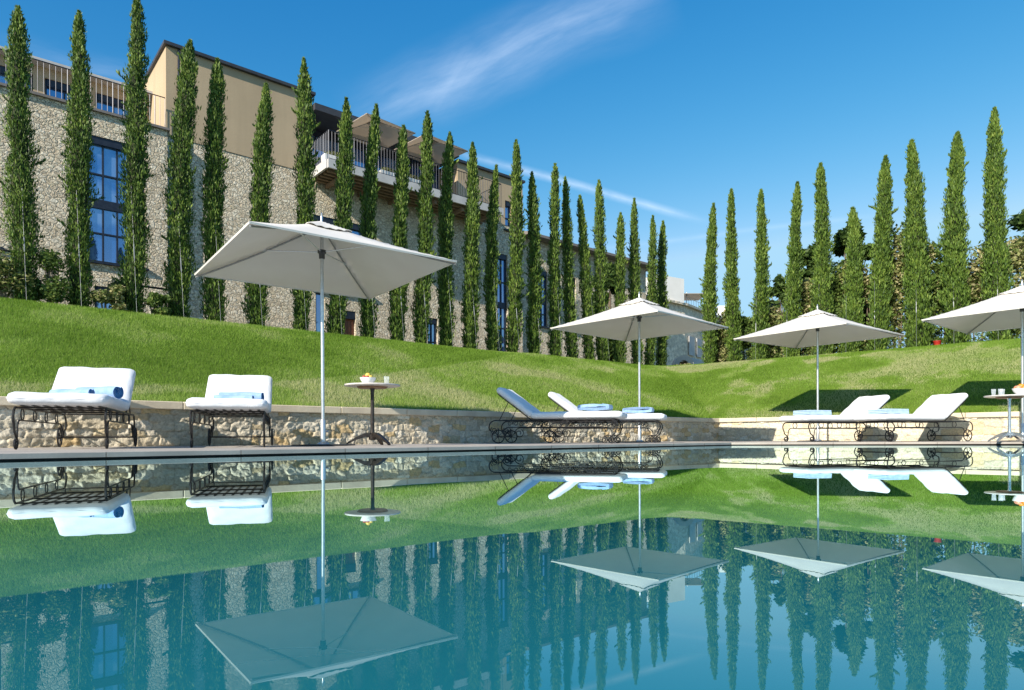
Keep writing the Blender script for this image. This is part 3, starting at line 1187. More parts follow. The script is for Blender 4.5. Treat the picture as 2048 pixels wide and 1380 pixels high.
    mb.tube([bp(0, -HW), bp(bl - .08, -HW), bp(bl - .02, -HW + .05), bp(bl - .02, HW - .05), bp(bl - .08, HW), bp(0, HW)], .0085, 6)
    for k in range(5):
        s_ = .1 + k * .13
        mb.tube([bp(s_, -HW), bp(s_, HW)], .005, 5)
    mb.build('back_frame', M['iron'], root)
    for sy in (-1, 1):
        mb = MB()
        mb.tube([bp(.45, HW * sy * .93), (1.84, HW * sy * .93, RZ + .004)], .0065, 5)
        mb.build('back_prop', M['iron'], root)
    return root


LO = [  # foot x, y, axis towards the head, style, label
    ((-3.76, 5.52), (-.395, .919), 'ring', 'white cushioned lounger at the far left, nearest the camera, with two blue rolled towels'),
    ((-2.71, 6.33), (-.315, .949), 'ring', 'white cushioned lounger second from the left, just left of the near parasol pole'),
    ((1.66, 9.93), (-.96, .28), 'scroll', 'lounger in front of the middle parasol pair, its raised back shaded blue and farthest left'),
    ((2.50, 10.93), (-.96, .28), 'scroll', 'sunlit lounger just behind the shaded one under the middle parasol'),
    ((5.06, 11.96), (.95, .31), 'ring', 'white lounger under the third parasol, its back raised left of its twin'),
    ((6.18, 11.50), (.95, .31), 'ring', 'rightmost white lounger, its back raised beside the steel table')]
protos = {}
LP = []
for i, (p_, a, st, lb) in enumerate(LO):
    if st in protos:
        o = copy_tree(protos[st])
        o['label'] = lb
    else:
        o = protos[st] = make_lounger(st, lb, i)
    o.location = (p_[0], p_[1], DZ)
    an = math.atan2(a[1], a[0])
    o.rotation_euler = (0, 0, an)
    LP.append((p_, an))


def on_lounger(i, x, y, z):
    p_, an = LP[i]
    return Vector((p_[0] + x * math.cos(an) - y * math.sin(an), p_[1] + x * math.sin(an) + y * math.cos(an), DZ + z))


SEAT = RZ + .022 + .098 + .012


def towel_roll(rad, length, loc, rz, label, group, deep=True, seed=0, turns=4, flat=0.0):
    """a towel rolled up: a spiral sheet, its end showing the windings"""
    n = turns * 22
    pr_ = []
    for k in range(n + 1):
        a = 2 * PI * turns * k / n
        r = .012 + (rad - .012) * k / n
        pr_.append((r * math.cos(a + 1), r * math.sin(a + 1)))
    th = (rad - .012) / turns * .80
    inner = []
    for k in range(n + 1):
        a = 2 * PI * turns * k / n
        r = max(.012 + (rad - .012) * k / n - th, .003)
        inner.append((r * math.cos(a + 1), r * math.sin(a + 1)))
    if flat:
        sq = lambda p_: (p_[0] + flat / 2 * max(-1, min(1, p_[0] / (abs(p_[1]) + .006))), p_[1])
        pr_ = [sq(p_) for p_ in pr_]; inner = [sq(p_) for p_ in inner]
    mb = MB()
    K = 10
    vs = []
    rnd = random.Random(seed)
    ph = rnd.uniform(0, 6)
    for j in range(K + 1):
        s_ = j / K
        x = (s_ - .5) * length
        pinch = 1 - .06 * (1 - min(s_, 1 - s_) * 6 if min(s_, 1 - s_) < 1 / 6 else 0)
        for (y, z) in pr_: vs.append((x + .004 * math.sin(y * 60 + ph), y * pinch * (1.06), z * pinch * .96 + .003 * math.sin(x * 20 + ph)))
        for (y, z) in inner: vs.append((x, y * pinch * 1.06, z * pinch * .96))
    m_ = n + 1
    fs = []; mi = []
    for j in range(K):
        for k in range(n):
            a = j * 2 * m_ + k; b = (j + 1) * 2 * m_ + k
            fs.append((a, b, b + 1, a + 1)); mi.append(0)
            fs.append((a + m_, a + m_ + 1, b + m_ + 1, b + m_)); mi.append(0)
        a = j * 2 * m_ + n; b = (j + 1) * 2 * m_ + n
        fs.append((a, b, b + m_, a + m_)); mi.append(0)
    for j, fl in ((0, 0), (K, 1)):
        for k in range(n):
            a = j * 2 * m_ + k
            q = (a, a + 1, a + m_ + 1, a + m_)
            fs.append(q if not fl else q[::-1]); mi.append(1)
    mb.v = vs; mb.f = fs; mb.mi = mi
    o = mb.build('rolled_towel', [M['towel'] if deep else M['towel_pale'], M['towel_deep'] if deep else M['towel']], None, smooth=True)
    o.location = loc
    o.rotation_euler = (0, 0, rz)
    tag(o, label, 'towel', group)
    return o


def folded_towel(loc, rz, label, group, L_=.34, W_=.44, H_=.085):
    mb = MB()
    # a folded stack: rounded fold on one side, three plies
    root_pts = []
    for ply in range(3):
        z0 = ply * H_ / 3; z1 = z0 + H_ / 3 - .003
        zc_ = (z0 + z1) / 2; hr = (z1 - z0) / 2
        prof = [(L_ / 2 - .004 * ply, z0), (-L_ / 2 + hr, z0)] + \
               [(-L_ / 2 + hr + hr * math.cos(R(270 - a)), zc_ + hr * math.sin(R(270 - a))) for a in range(20, 180, 20)] + \
               [(-L_ / 2 + hr, z1), (L_ / 2 - .004 * ply, z1)]
        k = len(prof)
        cut = W_ / 2
        vs = [(x, -cut, z) for x, z in prof] + [(x, cut, z) for x, z in prof]
        fs = [tuple(range(k)), tuple(range(2 * k - 1, k - 1, -1))] + [(i, i + k, (i + 1) % k + k, (i + 1) % k) for i in range(k)]
        mb.add(vs, fs)
    o = mb.build('folded_towel', M['towel_pale'], None)
    o.location = loc
    o.rotation_euler = (0, 0, rz)
    tag(o, label, 'towel', group)
    return o


TG = 'blue towels laid out on the loungers'
for i, who in enumerate(('far left lounger', 'lounger beside the near parasol')):
    an = LP[i][1]
    tw = -.62 if i == 0 else -.22
    towel_roll(.076, .46, on_lounger(i, 1.20, -.10 if i == 0 else -.05, SEAT + .068), an - PI / 2 + tw, 'thick blue rolled towel against the raised back of the %s' % who, TG, True, i)
    towel_roll(.050, .40, on_lounger(i, .93 if i == 0 else 1.02, .08 if i == 0 else .02, SEAT + .042), an - PI / 2 + tw * .8, 'thin blue towel roll before the thick roll on the %s' % who, TG, True, i + 5, 3)
for i, who in ((2, 'shaded lounger under the middle parasol'), (3, 'sunlit lounger under the middle parasol')):
    an = LP[i][1]
    towel_roll(.062, .40, on_lounger(i, .42, 0, SEAT + .056), an + PI / 2, 'pale blue flat towel roll on the %s' % who, TG, False, 10 + i, 4, .36)
folded_towel(on_lounger(4, .42, 0, SEAT + .002), LP[4][1], 'pale blue folded towel on the foot of the left lounger under the third parasol', TG, .50, .40)
folded_towel(on_lounger(5, .42, 0, SEAT + .002), LP[5][1], 'pale blue folded towel in the middle of the rightmost lounger', TG, .50, .40)


# ------------------------------------------------------------------ tables and what stands on them
def table(loc, metal, label, rz, nleg, flat):
    root = empty('round_table', loc, rz)
    tag(root, label, 'table')
    mb = MB()
    mb.lathe([(0, .722), (.30, .722), (.338, .728), (.342, .738), (.338, .746), (0, .746)], 48)
    mb.build('table_top', M['table_top'], root, smooth=True)
    mb = MB()
    mb.lathe([(0, .700), (.17, .700), (.19, .7215), (0, .7215)], 32)
    mb.build('top_bracket', M['table_under'], root, smooth=True)
    mb = MB()
    mb.lathe([(.030, .14), (.024, .20), (.022, .45), (.022, .66), (.030, .70)], 16)
    mb.build('stem', metal, root, smooth=True)
    mb = MB(); mb.lathe([(.02, .06), (.045, .07), (.05, .13), (.032, .15)], 16); mb.build('collar', metal, root, smooth=True)
    for k in range(nleg):
        a = 2 * PI * k / nleg
        mb = MB()
        c, s_ = math.cos(a), math.sin(a)
        secs = [(.03, .13, .034, .030), (.10, .125, .032, .024), (.20, .085, .026, .017), (.29, .035, .020, .012), (.32, .010, .020, .010)]
        vs = []
        for (r, z, w_, t_) in secs:
            for (dy, dz) in ((-w_, -t_), (w_, -t_), (w_, t_), (-w_, t_)):
                vs.append((c * r - s_ * dy, s_ * r + c * dy, max(z + dz, .001)))
        fs = [(0, 3, 2, 1)]
        for i in range(len(secs) - 1):
            for j in range(4):
                fs.append((i * 4 + j, i * 4 + (j + 1) % 4, i * 4 + 4 + (j + 1) % 4, i * 4 + 4 + j))
        e = (len(secs) - 1) * 4
        fs.append((e, e + 1, e + 2, e + 3))
        mb.add(vs, fs)
        mb.build('leg', metal, root)
    return root


T1 = Vector((-1.72, 8.2, DZ)); T2 = Vector((8.02, 10.72, DZ))
table(T1, M['bronze'], 'round table on a dark pedestal beside the near parasol', R(200), 3, True)
table(T2, M['steel'], 'round table on a polished steel pedestal beside the rightmost lounger', R(25), 4, False)


def bowl(loc, label, fruit, seed, sc_=1.0):
    root = empty('fruit_bowl', loc)
    tag(root, label, 'bowl')
    mb = MB()
    mb.lathe([(0, .003), (.045, .003), (.055, .012), (.085, .05), (.10, .085), (.094, .085), (.078, .05), (.045, .018), (0, .014)], 28)
    mb.build('bowl_body', M['ceramic'], root, smooth=True)
    rnd = random.Random(seed)
    for i, (c, r) in enumerate(fruit):
        mm = mat('fruit_skin', c, .45, tuple(x * .75 for x in c), 20)
        a = i * 2.4
        rr = .045 if i else 0
        mb = MB()
        prof = [(r * math.sin(PI * k / 8), -r * math.cos(PI * k / 8)) for k in range(9)]
        prof[0] = (0, -r); prof[-1] = (0, r * .93)
        mb.lathe(prof, 14, (rr * math.cos(a), rr * math.sin(a), .085 + (.02 if i == 0 else 0) + rnd.uniform(-.005, .008)))
        mb.build('fruit', mm, root, smooth=True)
    root.scale = (sc_,) * 3
    return root


RED = (.42, .04, .03); ORG = (.75, .26, .03); YEL = (.72, .50, .10); PNK = (.68, .30, .18)
bowl(T1 + Vector((-.05, -.02, .746)), 'white bowl of yellow and red fruit on the dark pedestal table', [(YEL, .035), (YEL, .03), (RED, .028), (RED, .028), (RED, .025), (YEL, .028)], 2)
bowl(T2 + Vector((.13, -.08, .746)), 'wide white bowl of oranges and peaches on the steel pedestal table', [(ORG, .04), (PNK, .036), (ORG, .036), (YEL, .036), (PNK, .036), (ORG, .032)], 5, 1.25)


def tumbler(loc, label):
    mb = MB()
    mb.lathe([(.026, 0), (.034, .105), (.0325, .105), (.0245, .008), (0, .008)], 20)
    o = mb.build('drinking_glass', M['tumbler'], None, smooth=True)
    o.location = loc
    tag(o, label, 'drinking glass', 'clear drinking glasses on the pool tables')


tumbler(T1 + Vector((.17, .03, .746)), 'clear glass right of the fruit bowl on the dark pedestal table')
for k, (dx, dy) in enumerate(((-.24, .02), (-.165, -.03), (-.09, .03))):
    tumbler(T2 + Vector((dx, dy, .746)), '%s clear glass of three in a row on the steel pedestal table' % ('leftmost', 'middle', 'rightmost')[k])


# ------------------------------------------------------------------ cypresses
def cypress(px0, py0, px1, py1, wpx, side, label, idx, group, n_off=6.25):
    """base pixel, top pixel, width in pixels: gives a real tree standing on the terrace behind the crest"""
    rng = np.random.RandomState(100 + idx)
    # ray at the base against the row line
    u = (px0 - 1024) / F
    o0, tt, nn_ = (OL, TL, NL) if side == 'L' else (KC, TR, NR)
    P0 = o0 + nn_ * n_off
    # P0 + tt*s = (u*d, d)
    A = np.array([[tt[0], -u], [tt[1], -1.0]])
    s_, d = np.linalg.solve(A, -P0)
    base = np.array([u * d, d])
    zb = CREST_Z - .06
    ht = EYE + (876 - .003 * (px1 - 1024) - py1) / F * d - zb
    lean = (px1 - px0) / F * d
    W = wpx / F * d * (.86 if side == 'L' else .88)
    root = empty('cypress_tree', (base[0], base[1], zb))
    tag(root, label, 'cypress', group)
    lx, ly = lean, rng.uniform(-.12, .12)
    curve = rng.uniform(-.10, .10)
    def axis(q): return np.stack([lx * q ** 1.15 + curve * np.sin(q * PI), ly * q + 0 * q], -1)
    # trunk
    mb = MB()
    tp = []
    for k in range(10):
        q = k / 9 * .93
        a = axis(np.array([q]))[0]
        tp.append((a[0], a[1], q * ht))
    mb.tube(tp, [.055 * (1 - .85 * k / 9) * (W / .5) for k in range(10)], 7)
    mb.build('trunk', M['bark'], root)
    ks = rng.uniform(0, 100, 2)
    def radius(q, a):
        prof = np.interp(q, [0, .03, .10, .25, .5, .75, .9, .97, 1], ([.62, .88, .98, 1.0, .93, .80, .58, .36, .05] if side == 'L' else [.62, .88, 1.0, 1.0, .86, .66, .48, .30, .05]))
        nz = fbm(q * ht * 1.6 + ks[0], (np.cos(a) + 2) * 1.7 + ks[1] + np.sin(a), 3, idx)
        nz2 = fbm(q * ht * 6 + ks[1], a * 1.6 + ks[0], 2, idx + 3)
        return W / 2 * prof * (.42 + .95 * nz + .85 * (nz2 - .35))
    # dark inner core
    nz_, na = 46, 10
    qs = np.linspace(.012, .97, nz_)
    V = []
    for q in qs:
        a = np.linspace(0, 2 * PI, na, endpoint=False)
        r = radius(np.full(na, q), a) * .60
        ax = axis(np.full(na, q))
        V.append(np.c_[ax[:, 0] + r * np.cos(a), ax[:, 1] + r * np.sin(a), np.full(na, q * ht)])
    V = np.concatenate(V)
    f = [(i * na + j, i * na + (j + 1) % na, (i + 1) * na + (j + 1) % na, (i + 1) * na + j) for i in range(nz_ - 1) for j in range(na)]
    # leaf sprays
    n = int((14500 if side == 'L' else 18500) * min(1.25, max(.45, (wpx / 45.) ** 1.0)) * 1.15)
    q = rng.beta(1.0, 1.12, n)
    q = np.clip(q * 1.02, 0, 1)
    a = rng.uniform(0, 2 * PI, n)
    rr = radius(q, a) * np.clip(rng.normal(.81, .22, n), .3, 1.28)
    stray = rng.rand(n) < .035
    # stray sprigs leave the crown in bunches
    nb = 14
    bq = rng.uniform(.08, .93, nb); ba = rng.uniform(0, 2 * PI, nb)
    which = rng.randint(0, nb, n)
    along = rng.rand(n)
    q = np.where(stray, bq[which] + along * .022, q)
    a = np.where(stray, ba[which] + rng.normal(0, .05, n), a)
    rr = np.where(stray, radius(q, a) * (.8 + along * .95), rr)
    ax = axis(q)
    C = np.c_[ax[:, 0] + rr * np.cos(a), ax[:, 1] + rr * np.sin(a), q * ht]
    sc_l = max(.75, min(1.2, d / 15)) * (1.0 if W > .3 else .8)
    ln = (.035 + .10 * rng.beta(1.2, 2.0, n)) * sc_l
    wd = ln * rng.uniform(.20, .36, n)
    tilt = np.abs(rng.normal(.30, .30, n))
    aa = a + rng.normal(0, .6, n)
    D = np.c_[np.sin(tilt) * np.cos(aa), np.sin(tilt) * np.sin(aa), np.cos(tilt)]
    sd_ = rng.normal(0, 1, (n, 3)); sd_ -= (sd_ * D).sum(1)[:, None] * D; sd_ /= np.linalg.norm(sd_, axis=1)[:, None]
    p0 = C - D * (ln * .3)[:, None]
    v0 = p0
    v1 = p0 + D * (ln * .5)[:, None] + sd_ * wd[:, None] * .5
    v2 = p0 + D * ln[:, None]
    v3 = p0 + D * (ln * .5)[:, None] - sd_ * wd[:, None] * .5
    VV = np.stack([v0, v1, v2, v3], 1).reshape(-1, 3)
    FF = np.arange(4 * n).reshape(-1, 4)
    tint = np.clip(rng.beta(1.6, 1.8, n) * .75 + .25 * (rng.rand(n) < .12) + .12 * (q ** 4), 0, 1)
    cc = np.repeat(tint, 4)[:, None] * np.ones(3)
    cr = np_mesh('crown', VV, FF, M['cypress'], root, cc)
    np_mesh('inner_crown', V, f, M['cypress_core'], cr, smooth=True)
    return root, base, d, zb, ht, W


LT = [(50, 592, 38, 16, 62), (158, 600, 160, 26, 57), (266, 612, 275, -6, 60), (358, 622, 384, 86, 62), (432, 632, 441, 126, 50),
      (514, 642, 538, 176, 50), (601, 655, 613, 126, 46), (672, 662, 696, 203, 42), (738, 668, 756, 216, 38), (795, 675, 809, 254, 40),
      (842, 682, 858, 230, 37), (893, 690, 901, 268, 36), (940, 696, 947, 290, 36), (986, 701, 994, 332, 32), (1025, 706, 1034, 286, 34),
      (1068, 710, 1065, 350, 33), (1111, 715, 1112, 332, 31), (1146, 718, 1132, 358, 28), (1180, 720, 1162, 392, 28), (1205, 723, 1200, 362, 30),
      (1240, 728, 1243, 428, 29), (1276, 730, 1269, 402, 29), (1299, 732, 1306, 436, 24), (1325, 733, 1328, 444, 27)]
RT = [(1421, 722, 1430, 408, 31), (1472, 722, 1466, 380, 31), (1520, 716, 1526, 380, 33), (1582, 712, 1594, 370, 36), (1646, 706, 1643, 330, 42),
      (1700, 702, 1708, 418, 42), (1757, 698, 1771, 317, 44), (1840, 690, 1828, 282, 50), (1914, 684, 1912, 272, 52), (2001, 678, 1995, 217, 50)]
LLAB = ['cypress at the far left edge of the row, broad dark crown with a split tip',
        'second cypress from the left, before the left edge of the tall steel window',
        'third cypress from the left, its tip cut off by the top of the photo',
        'fourth cypress from the left, in front of the ochre block near its drainpipe',
        'fifth cypress from the left, dark and shaded, narrower than its left neighbour',
        'sixth cypress from the left, short with a forked shoot, behind the near parasol',
        'seventh cypress from the left, tall, just left of the balcony end',
        'eighth cypress from the left, in front of the start of the balcony railing',
        'ninth cypress from the left, standing before the first beige balcony parasol',
        'tenth cypress from the left, right of the first beige balcony parasol',
        'eleventh cypress from the left, a tall one before the gap between the balcony parasols',
        'twelfth cypress from the left, before the second beige balcony parasol',
        'thirteenth cypress from the left, right of the balcony end',
        'fourteenth cypress from the left, the short one before the plain plaster wall',
        'fifteenth cypress from the left, tall one at the right end of the ochre block',
        'sixteenth cypress from the left, dark and thin between the ochre block and the low wing',
        'seventeenth cypress from the left, tall beside the low wing window',
        'eighteenth cypress from the left, dark and leaning left, close to its left neighbour',
        'nineteenth cypress from the left, thin and leaning left',
        'twentieth cypress from the left, the last tall one before the row drops in height',
        'twenty-first cypress from the left, first of the four low ones above the middle parasol',
        'twenty-second cypress from the left, tallest of the four low ones above the middle parasol',
        'twenty-third cypress from the left, third of the four low ones above the middle parasol',
        'last cypress of the left row, beside the gap with the far terrace building']
RLAB = ['first cypress right of the gap, with a ragged flat top',
        'second cypress right of the gap, with a long side shoot',
        'third cypress right of the gap, very slender with an even taper',
        'fourth cypress right of the gap, left of the dark broadleaf tree',
        'fifth cypress right of the gap, tufted tip, before the dark broadleaf tree',
        'sixth cypress right of the gap, the shortest and yellowest of the right row',
        'seventh cypress right of the gap, leaning slightly right',
        'third cypress from the right edge, broad base and thin tip',
        'second cypress from the right edge, broad with a small side twig',
        'rightmost cypress, the tallest of the right row']
TREES = []
for i, (a, b, c_, d_, w_) in enumerate(LT):
    TREES.append(('L', cypress(a, b, c_, d_, w_, 'L', LLAB[i], i, 'cypresses along the left lawn crest')))
for i, (a, b, c_, d_, w_) in enumerate(RT):
    TREES.append(('R', cypress(a, b, c_, d_, w_, 'R', RLAB[i], 50 + i, 'cypresses along the right lawn crest')))

# guy wires: a steel line and turnbuckle in front of each tree
WL = ['left edge', 'second', 'third', 'fourth', 'fifth', 'sixth', 'seventh', 'eighth', 'ninth', 'tenth', 'eleventh', 'twelfth', 'thirteenth',
      'fourteenth', 'fifteenth', 'sixteenth', 'seventeenth', 'eighteenth', 'nineteenth', 'twentieth']
for i, (side, (root, base, d, zb, ht, W)) in enumerate(TREES):
    if side == 'L' and i >= 20: continue
    k = i - 24
    if side == 'R' and k < 2: continue
    lab = ('thin steel guy wire on the %s cypress of the left row' % WL[i]) if side == 'L' else \
        ('thin steel guy wire on the %s cypress right of the gap' % ['first', 'second', 'third', 'fourth', 'fifth', 'sixth', 'seventh', 'eighth', 'ninth', 'tenth'][k])
    nn_ = NL if side == 'L' else NR
    tt = TL if side == 'L' else TR
    g = base - nn_ * (W / 2 + .12) + tt * (.0)
    top = base - nn_ * (W * .30) - tt * .05
    A = Vector((g[0], g[1], zb)); B = Vector((top[0], top[1], zb + ht * .40))
    wr = empty('guy_wire', A)
    tag(wr, lab, 'guy wire', 'guy wires holding the cypresses')
    mb = MB(); mb.tube([(0, 0, -.05), B - A], .0024, 5); mb.build('wire', M['wire'], wr)
    m0 = (B - A) * .42; m1 = (B - A) * .56
    mb = MB(); mb.tube([m0, m0 + (m1 - m0) * .15, m0 + (m1 - m0) * .85, m1], [.004, .010, .010, .004], 6); mb.build('turnbuckle', M['wire'], wr)


# ------------------------------------------------------------------ shrubs, broadleaf trees
def leaf_cloud(name, blobs, n, size, m, parent, seed, flat=.6):
    rng = np.random.RandomState(seed)
    blobs = np.array(blobs, float)      # x y z rx ry rz
    vol = blobs[:, 3] * blobs[:, 4] * blobs[:, 5]
    w_ = vol ** .7; w_ /= w_.sum()
    b = rng.choice(len(blobs), n, p=w_)
    D = rng.normal(0, 1, (n, 3)); D /= np.linalg.norm(D, axis=1)[:, None]
    rad = rng.beta(2.6, 1.2, n)
    lump = .75 + .5 * fbm(D[:, 0] * 3 + b * 7, D[:, 1] * 3 + D[:, 2] * 2, 3, seed)
    C = blobs[b, :3] + D * (rad * lump)[:, None] * blobs[b, 3:6]
    s_ = size * rng.uniform(.6, 1.4, n)
    a = rng.normal(0, 1, (n, 3)); a[:, 2] *= flat; a /= np.linalg.norm(a, axis=1)[:, None]
    c = np.cross(a, rng.normal(0, 1, (n, 3))); c /= np.linalg.norm(c, axis=1)[:, None]
    v = np.stack([C - a * s_[:, None], C + c * (s_ * .5)[:, None], C + a * s_[:, None], C - c * (s_ * .5)[:, None]], 1).reshape(-1, 3)
    t_ = np.repeat(np.clip(rng.beta(1.5, 1.7, n), 0, 1), 4)[:, None] * np.ones(3)
    return np_mesh(name, v, np.arange(4 * n).reshape(-1, 4), m, parent, t_)


def shrub(name, base, h, w_, m, label, cat, group, seed, n=2600, size=.045, dep=.6):
    root = empty(name, base)
    tag(root, label, cat, group)
    rnd = random.Random(seed)
    blobs = []
    for k in range(8):
        blobs.append((rnd.uniform(-.32, .32) * w_, rnd.uniform(-.2, .2) * dep, h * rnd.uniform(.15, .86), w_ * rnd.uniform(.22, .34), dep * .5, h * rnd.uniform(.13, .24)))
    mb = MB()
    for k in range(4):
        x = rnd.uniform(-.3, .3) * w_
        mb.tube([(x * .5, 0, -.05), (x * .8, 0, h * .4), (x, 0, h * .8)], [.02, .014, .006], 5)
    mb.build('stem', M['bark'], root)
    leaf_cloud('foliage', blobs, n, size, m, root, seed)
    return root


def row_pt(side, px, n):
    u = (px - 1024) / F
    o0, tt, nn_ = (OL, TL, NL) if side == 'L' else (KC, TR, NR)
    P0 = o0 + nn_ * n
    A = np.array([[tt[0], -u], [tt[1], -1.0]])
    s_, d = np.linalg.solve(A, -P0)
    return Vector((u * d, d, CREST_Z - .05)), d


def broad_tree(px, n, side, ztop_px, wpx, label, seed, count=5200, size=.11, low=.15):
    b, d = row_pt(side, px, n)
    ht = EYE + (876 - ztop_px) / F * d - b.z
    W = wpx / F * d
    root = empty('broadleaf_tree', b)
    tag(root, label, 'tree', 'broadleaf trees behind the cypress rows')
    rnd = random.Random(seed)
    mb = MB()
    mb.tube([(0, 0, -.1), (.05, .02, ht * .35), (-.04, 0, ht * .6), (0, 0, ht * .85)], [.12, .09, .06, .02], 8)
    mb.build('trunk', M['bark'], root)
    blobs = []
    for k in range(19):
        a = rnd.uniform(0, 2 * PI); q = rnd.uniform(low, .88)
        rr = W * .5 * math.sqrt(max(.05, 1 - ((q - .55) / .45) ** 2)) * rnd.uniform(.2, .8)
        blobs.append((rr * math.cos(a), rr * math.sin(a), ht * q, W * rnd.uniform(.13, .24), W * rnd.uniform(.13, .24), W * rnd.uniform(.12, .2)))
        mbb = None
    blobs.append((0, 0, ht * .86, W * .2, W * .2, ht * .12))
    cr = leaf_cloud('crown', blobs, count, size, M['broad'], root, seed)
    mb = MB()
    for bl in blobs[:8]:
        mb.tube([(0, 0, ht * .35), (bl[0] * .5, bl[1] * .5, (bl[2] + ht * .35) / 2), bl[:3]], [.05, .03, .01], 5)
    mb.build('limbs', M['bark'], root)
    return root


broad_tree(1632, 10.5, 'R', 478, 100, 'dark broadleaf tree behind the fourth and fifth cypresses right of the gap', 1, 6800, .10)
broad_tree(1708, 9.0, 'R', 430, 84, 'dark broadleaf tree rising behind the shortest cypress of the right row', 2, 7400, .10)
broad_tree(1222, 9.5, 'L', 520, 90, 'dark broadleaf tree behind the low cypresses at the end of the left row', 3, 6500, .11, .1)
broad_tree(2085, 8.3, 'R', 390, 130, 'dark broadleaf tree cut by the right edge of the photo', 4, 5200, .11)
broad_tree(1560, 13, 'R', 545, 60, 'small broadleaf tree between the third and fourth cypresses right of the gap', 6, 2600, .12, .1)

# variegated hedge plants on a trellis behind the right row
rx = [(1447, 2.0, 34), (1497, 2.05, 44), (1560, 2.2, 46), (1612, 3.1, 52), (1672, 3.1, 56), (1735, 3.2, 56), (1798, 3.7, 60), (1872, 3.5, 66), (1955, 3.3, 74), (2040, 3.4, 80), (2130, 3.3, 90)]
hl = ['in the gap beside the first right cypress', 'between the second and third right cypresses', 'beside the small arbour arch', 'below the left dark broadleaf tree',
      'below the right dark broadleaf tree', 'right of the shortest right cypress', 'left of the third cypress from the right edge',
      'above the red pot', 'between the last two right cypresses', 'at the right edge behind the parasol', 'just beyond the right edge']
for i, (px, h, wp) in enumerate(rx):
    b, d = row_pt('R', px, 7.0)
    o = shrub('climbing_shrub', b, h * (.92 if i % 2 else 1.0), wp / F * d * 1.7, M['varieg'] if i % 3 != 1 else M['shrub'],
              ('cream variegated' if i % 3 != 1 else 'yellow green') + ' climbing shrub ' + hl[i], 'shrub', 'climbing shrubs behind the right cypresses', 30 + i, 6500, .06, .8)
    o.rotation_euler = (0, 0, math.atan2(TR[1], TR[0]))
for i, (px, h, wp, n_) in enumerate([(12, 1.0, 90, 6.2), (112, 1.0, 60, 6.15), (216, .5, 50, 6.1), (314, .45, 44, 6.1), (240, .9, 40, 6.5), (60, .7, 50, 6.5)]):
    b, d = row_pt('L', px, n_)
    o = shrub('garden_shrub', b, h * 1.1, wp / F * d * 1.15, M['varieg'] if i % 2 == 0 else M['shrub'],
              ['bushy pale shrub at the left edge', 'yellow green shrub right of the black fence post', 'low pale shrub under the tall steel window',
               'low green shrub between the third and fourth cypresses', 'tall pale shrub behind the third cypress', 'green shrub behind the far left cypress'][i],
              'shrub', 'shrubs at the foot of the stone building', 60 + i, 2400, .035, .5)
    o.rotation_euler = (0, 0, math.atan2(TL[1], TL[0]))

# low planting along the foot of the right row, and at the corner
b0 = []
for k in range(60):
    t_ = -2.6 + k * .28
    q = off('R', t_, 6.75 + .25 * math.sin(k * 2.1))
    if t_ < 0.4: q = off('R', t_, 6.9)
    b0.append((q[0], q[1], CREST_Z + .16 + .10 * math.sin(k * 1.7), .34, .30, .32))
g = leaf_cloud('ground_cover', b0, 15000, .038, M['shrub'], None, 77)
tag(g, 'low leafy planting along the foot of the right cypress row', 'ground cover', kind='stuff')

# black trellis fences
def fence_rails(side, t0, t1, n, heights, posts, label):
    root = empty('trellis_fence', (0, 0, 0))
    tag(root, label, 'fence')
    for h in heights:
        a = off(side, t0, n); b = off(side, t1, n)
        mb = MB(); mb.tube([(a[0], a[1], CREST_Z + h), (b[0], b[1], CREST_Z + h)], .022, 6); mb.build('rail', M['fence'], root)
    for t_ in posts:
        a = off(side, t_, n)
        mb = MB(); mb.box((a[0], a[1], CREST_Z + max(heights) / 2), (.05, .05, max(heights) + .1), Matrix.Rotation(.7, 3, 'Z')); mb.build('post', M['fence'], root)
    return root


def t_of(side, px, n):
    u = (px - 1024) / F
    o0, tt, nn_ = (OL, TL, NL) if side == 'L' else (KC, TR, NR)
    P0 = o0 + nn_ * n
    A = np.array([[tt[0], -u], [tt[1], -1.0]])
    return float(np.linalg.solve(A, -P0)[0])


fence_rails('L', t_of('L', -160, 6.6), t_of('L', 98, 6.6), 6.6, (.98,), [t_of('L', -150, 6.6), t_of('L', 98, 6.6)], 'black steel trellis rail with post at the far left')
fence_rails('L', t_of('L', 235, 6.9), t_of('L', 342, 6.9), 6.9, (.72,), [t_of('L', 342, 6.9)], 'black steel rail between the third and fourth cypresses')
fence_rails('R', t_of('R', 1545, 7.9), t_of('R', 2200, 7.9), 7.9, (1.0, 2.05), [t_of('R', x, 7.9) for x in (1545, 1660, 1790, 1920, 2060)], 'black steel pergola frame behind the right cypresses')

# arbour arch
b, d = row_pt('R', 1552, 8.4)
ar = empty('arbour_arch', b, math.atan2(TR[1], TR[0]))
tag(ar, 'dark leafy arbour arch behind the third and fourth cypresses right of the gap', 'arbour')
mb = MB()
W2 = .38
for y in (0, .5):
    mb.tube([(-W2, y, 0), (-W2, y, 1.5)] + [(W2 * math.cos(a), y, 1.5 + W2 * 1.2 * math.sin(a)) for a in [PI - PI * k / 8 for k in range(9)]] + [(W2, y, 0)], .025, 6)
mb.build('arch_frame', M['fence'], ar)
leaf_cloud('climber', [(0, .25, 1.75, .42, .3, .25), (-.3, .25, 1.1, .16, .3, .6), (.32, .25, 1.1, .14, .3, .6), (0, .4, 1.2, .3, .12, .6)], 1600, .05, M['broad'], ar, 5)

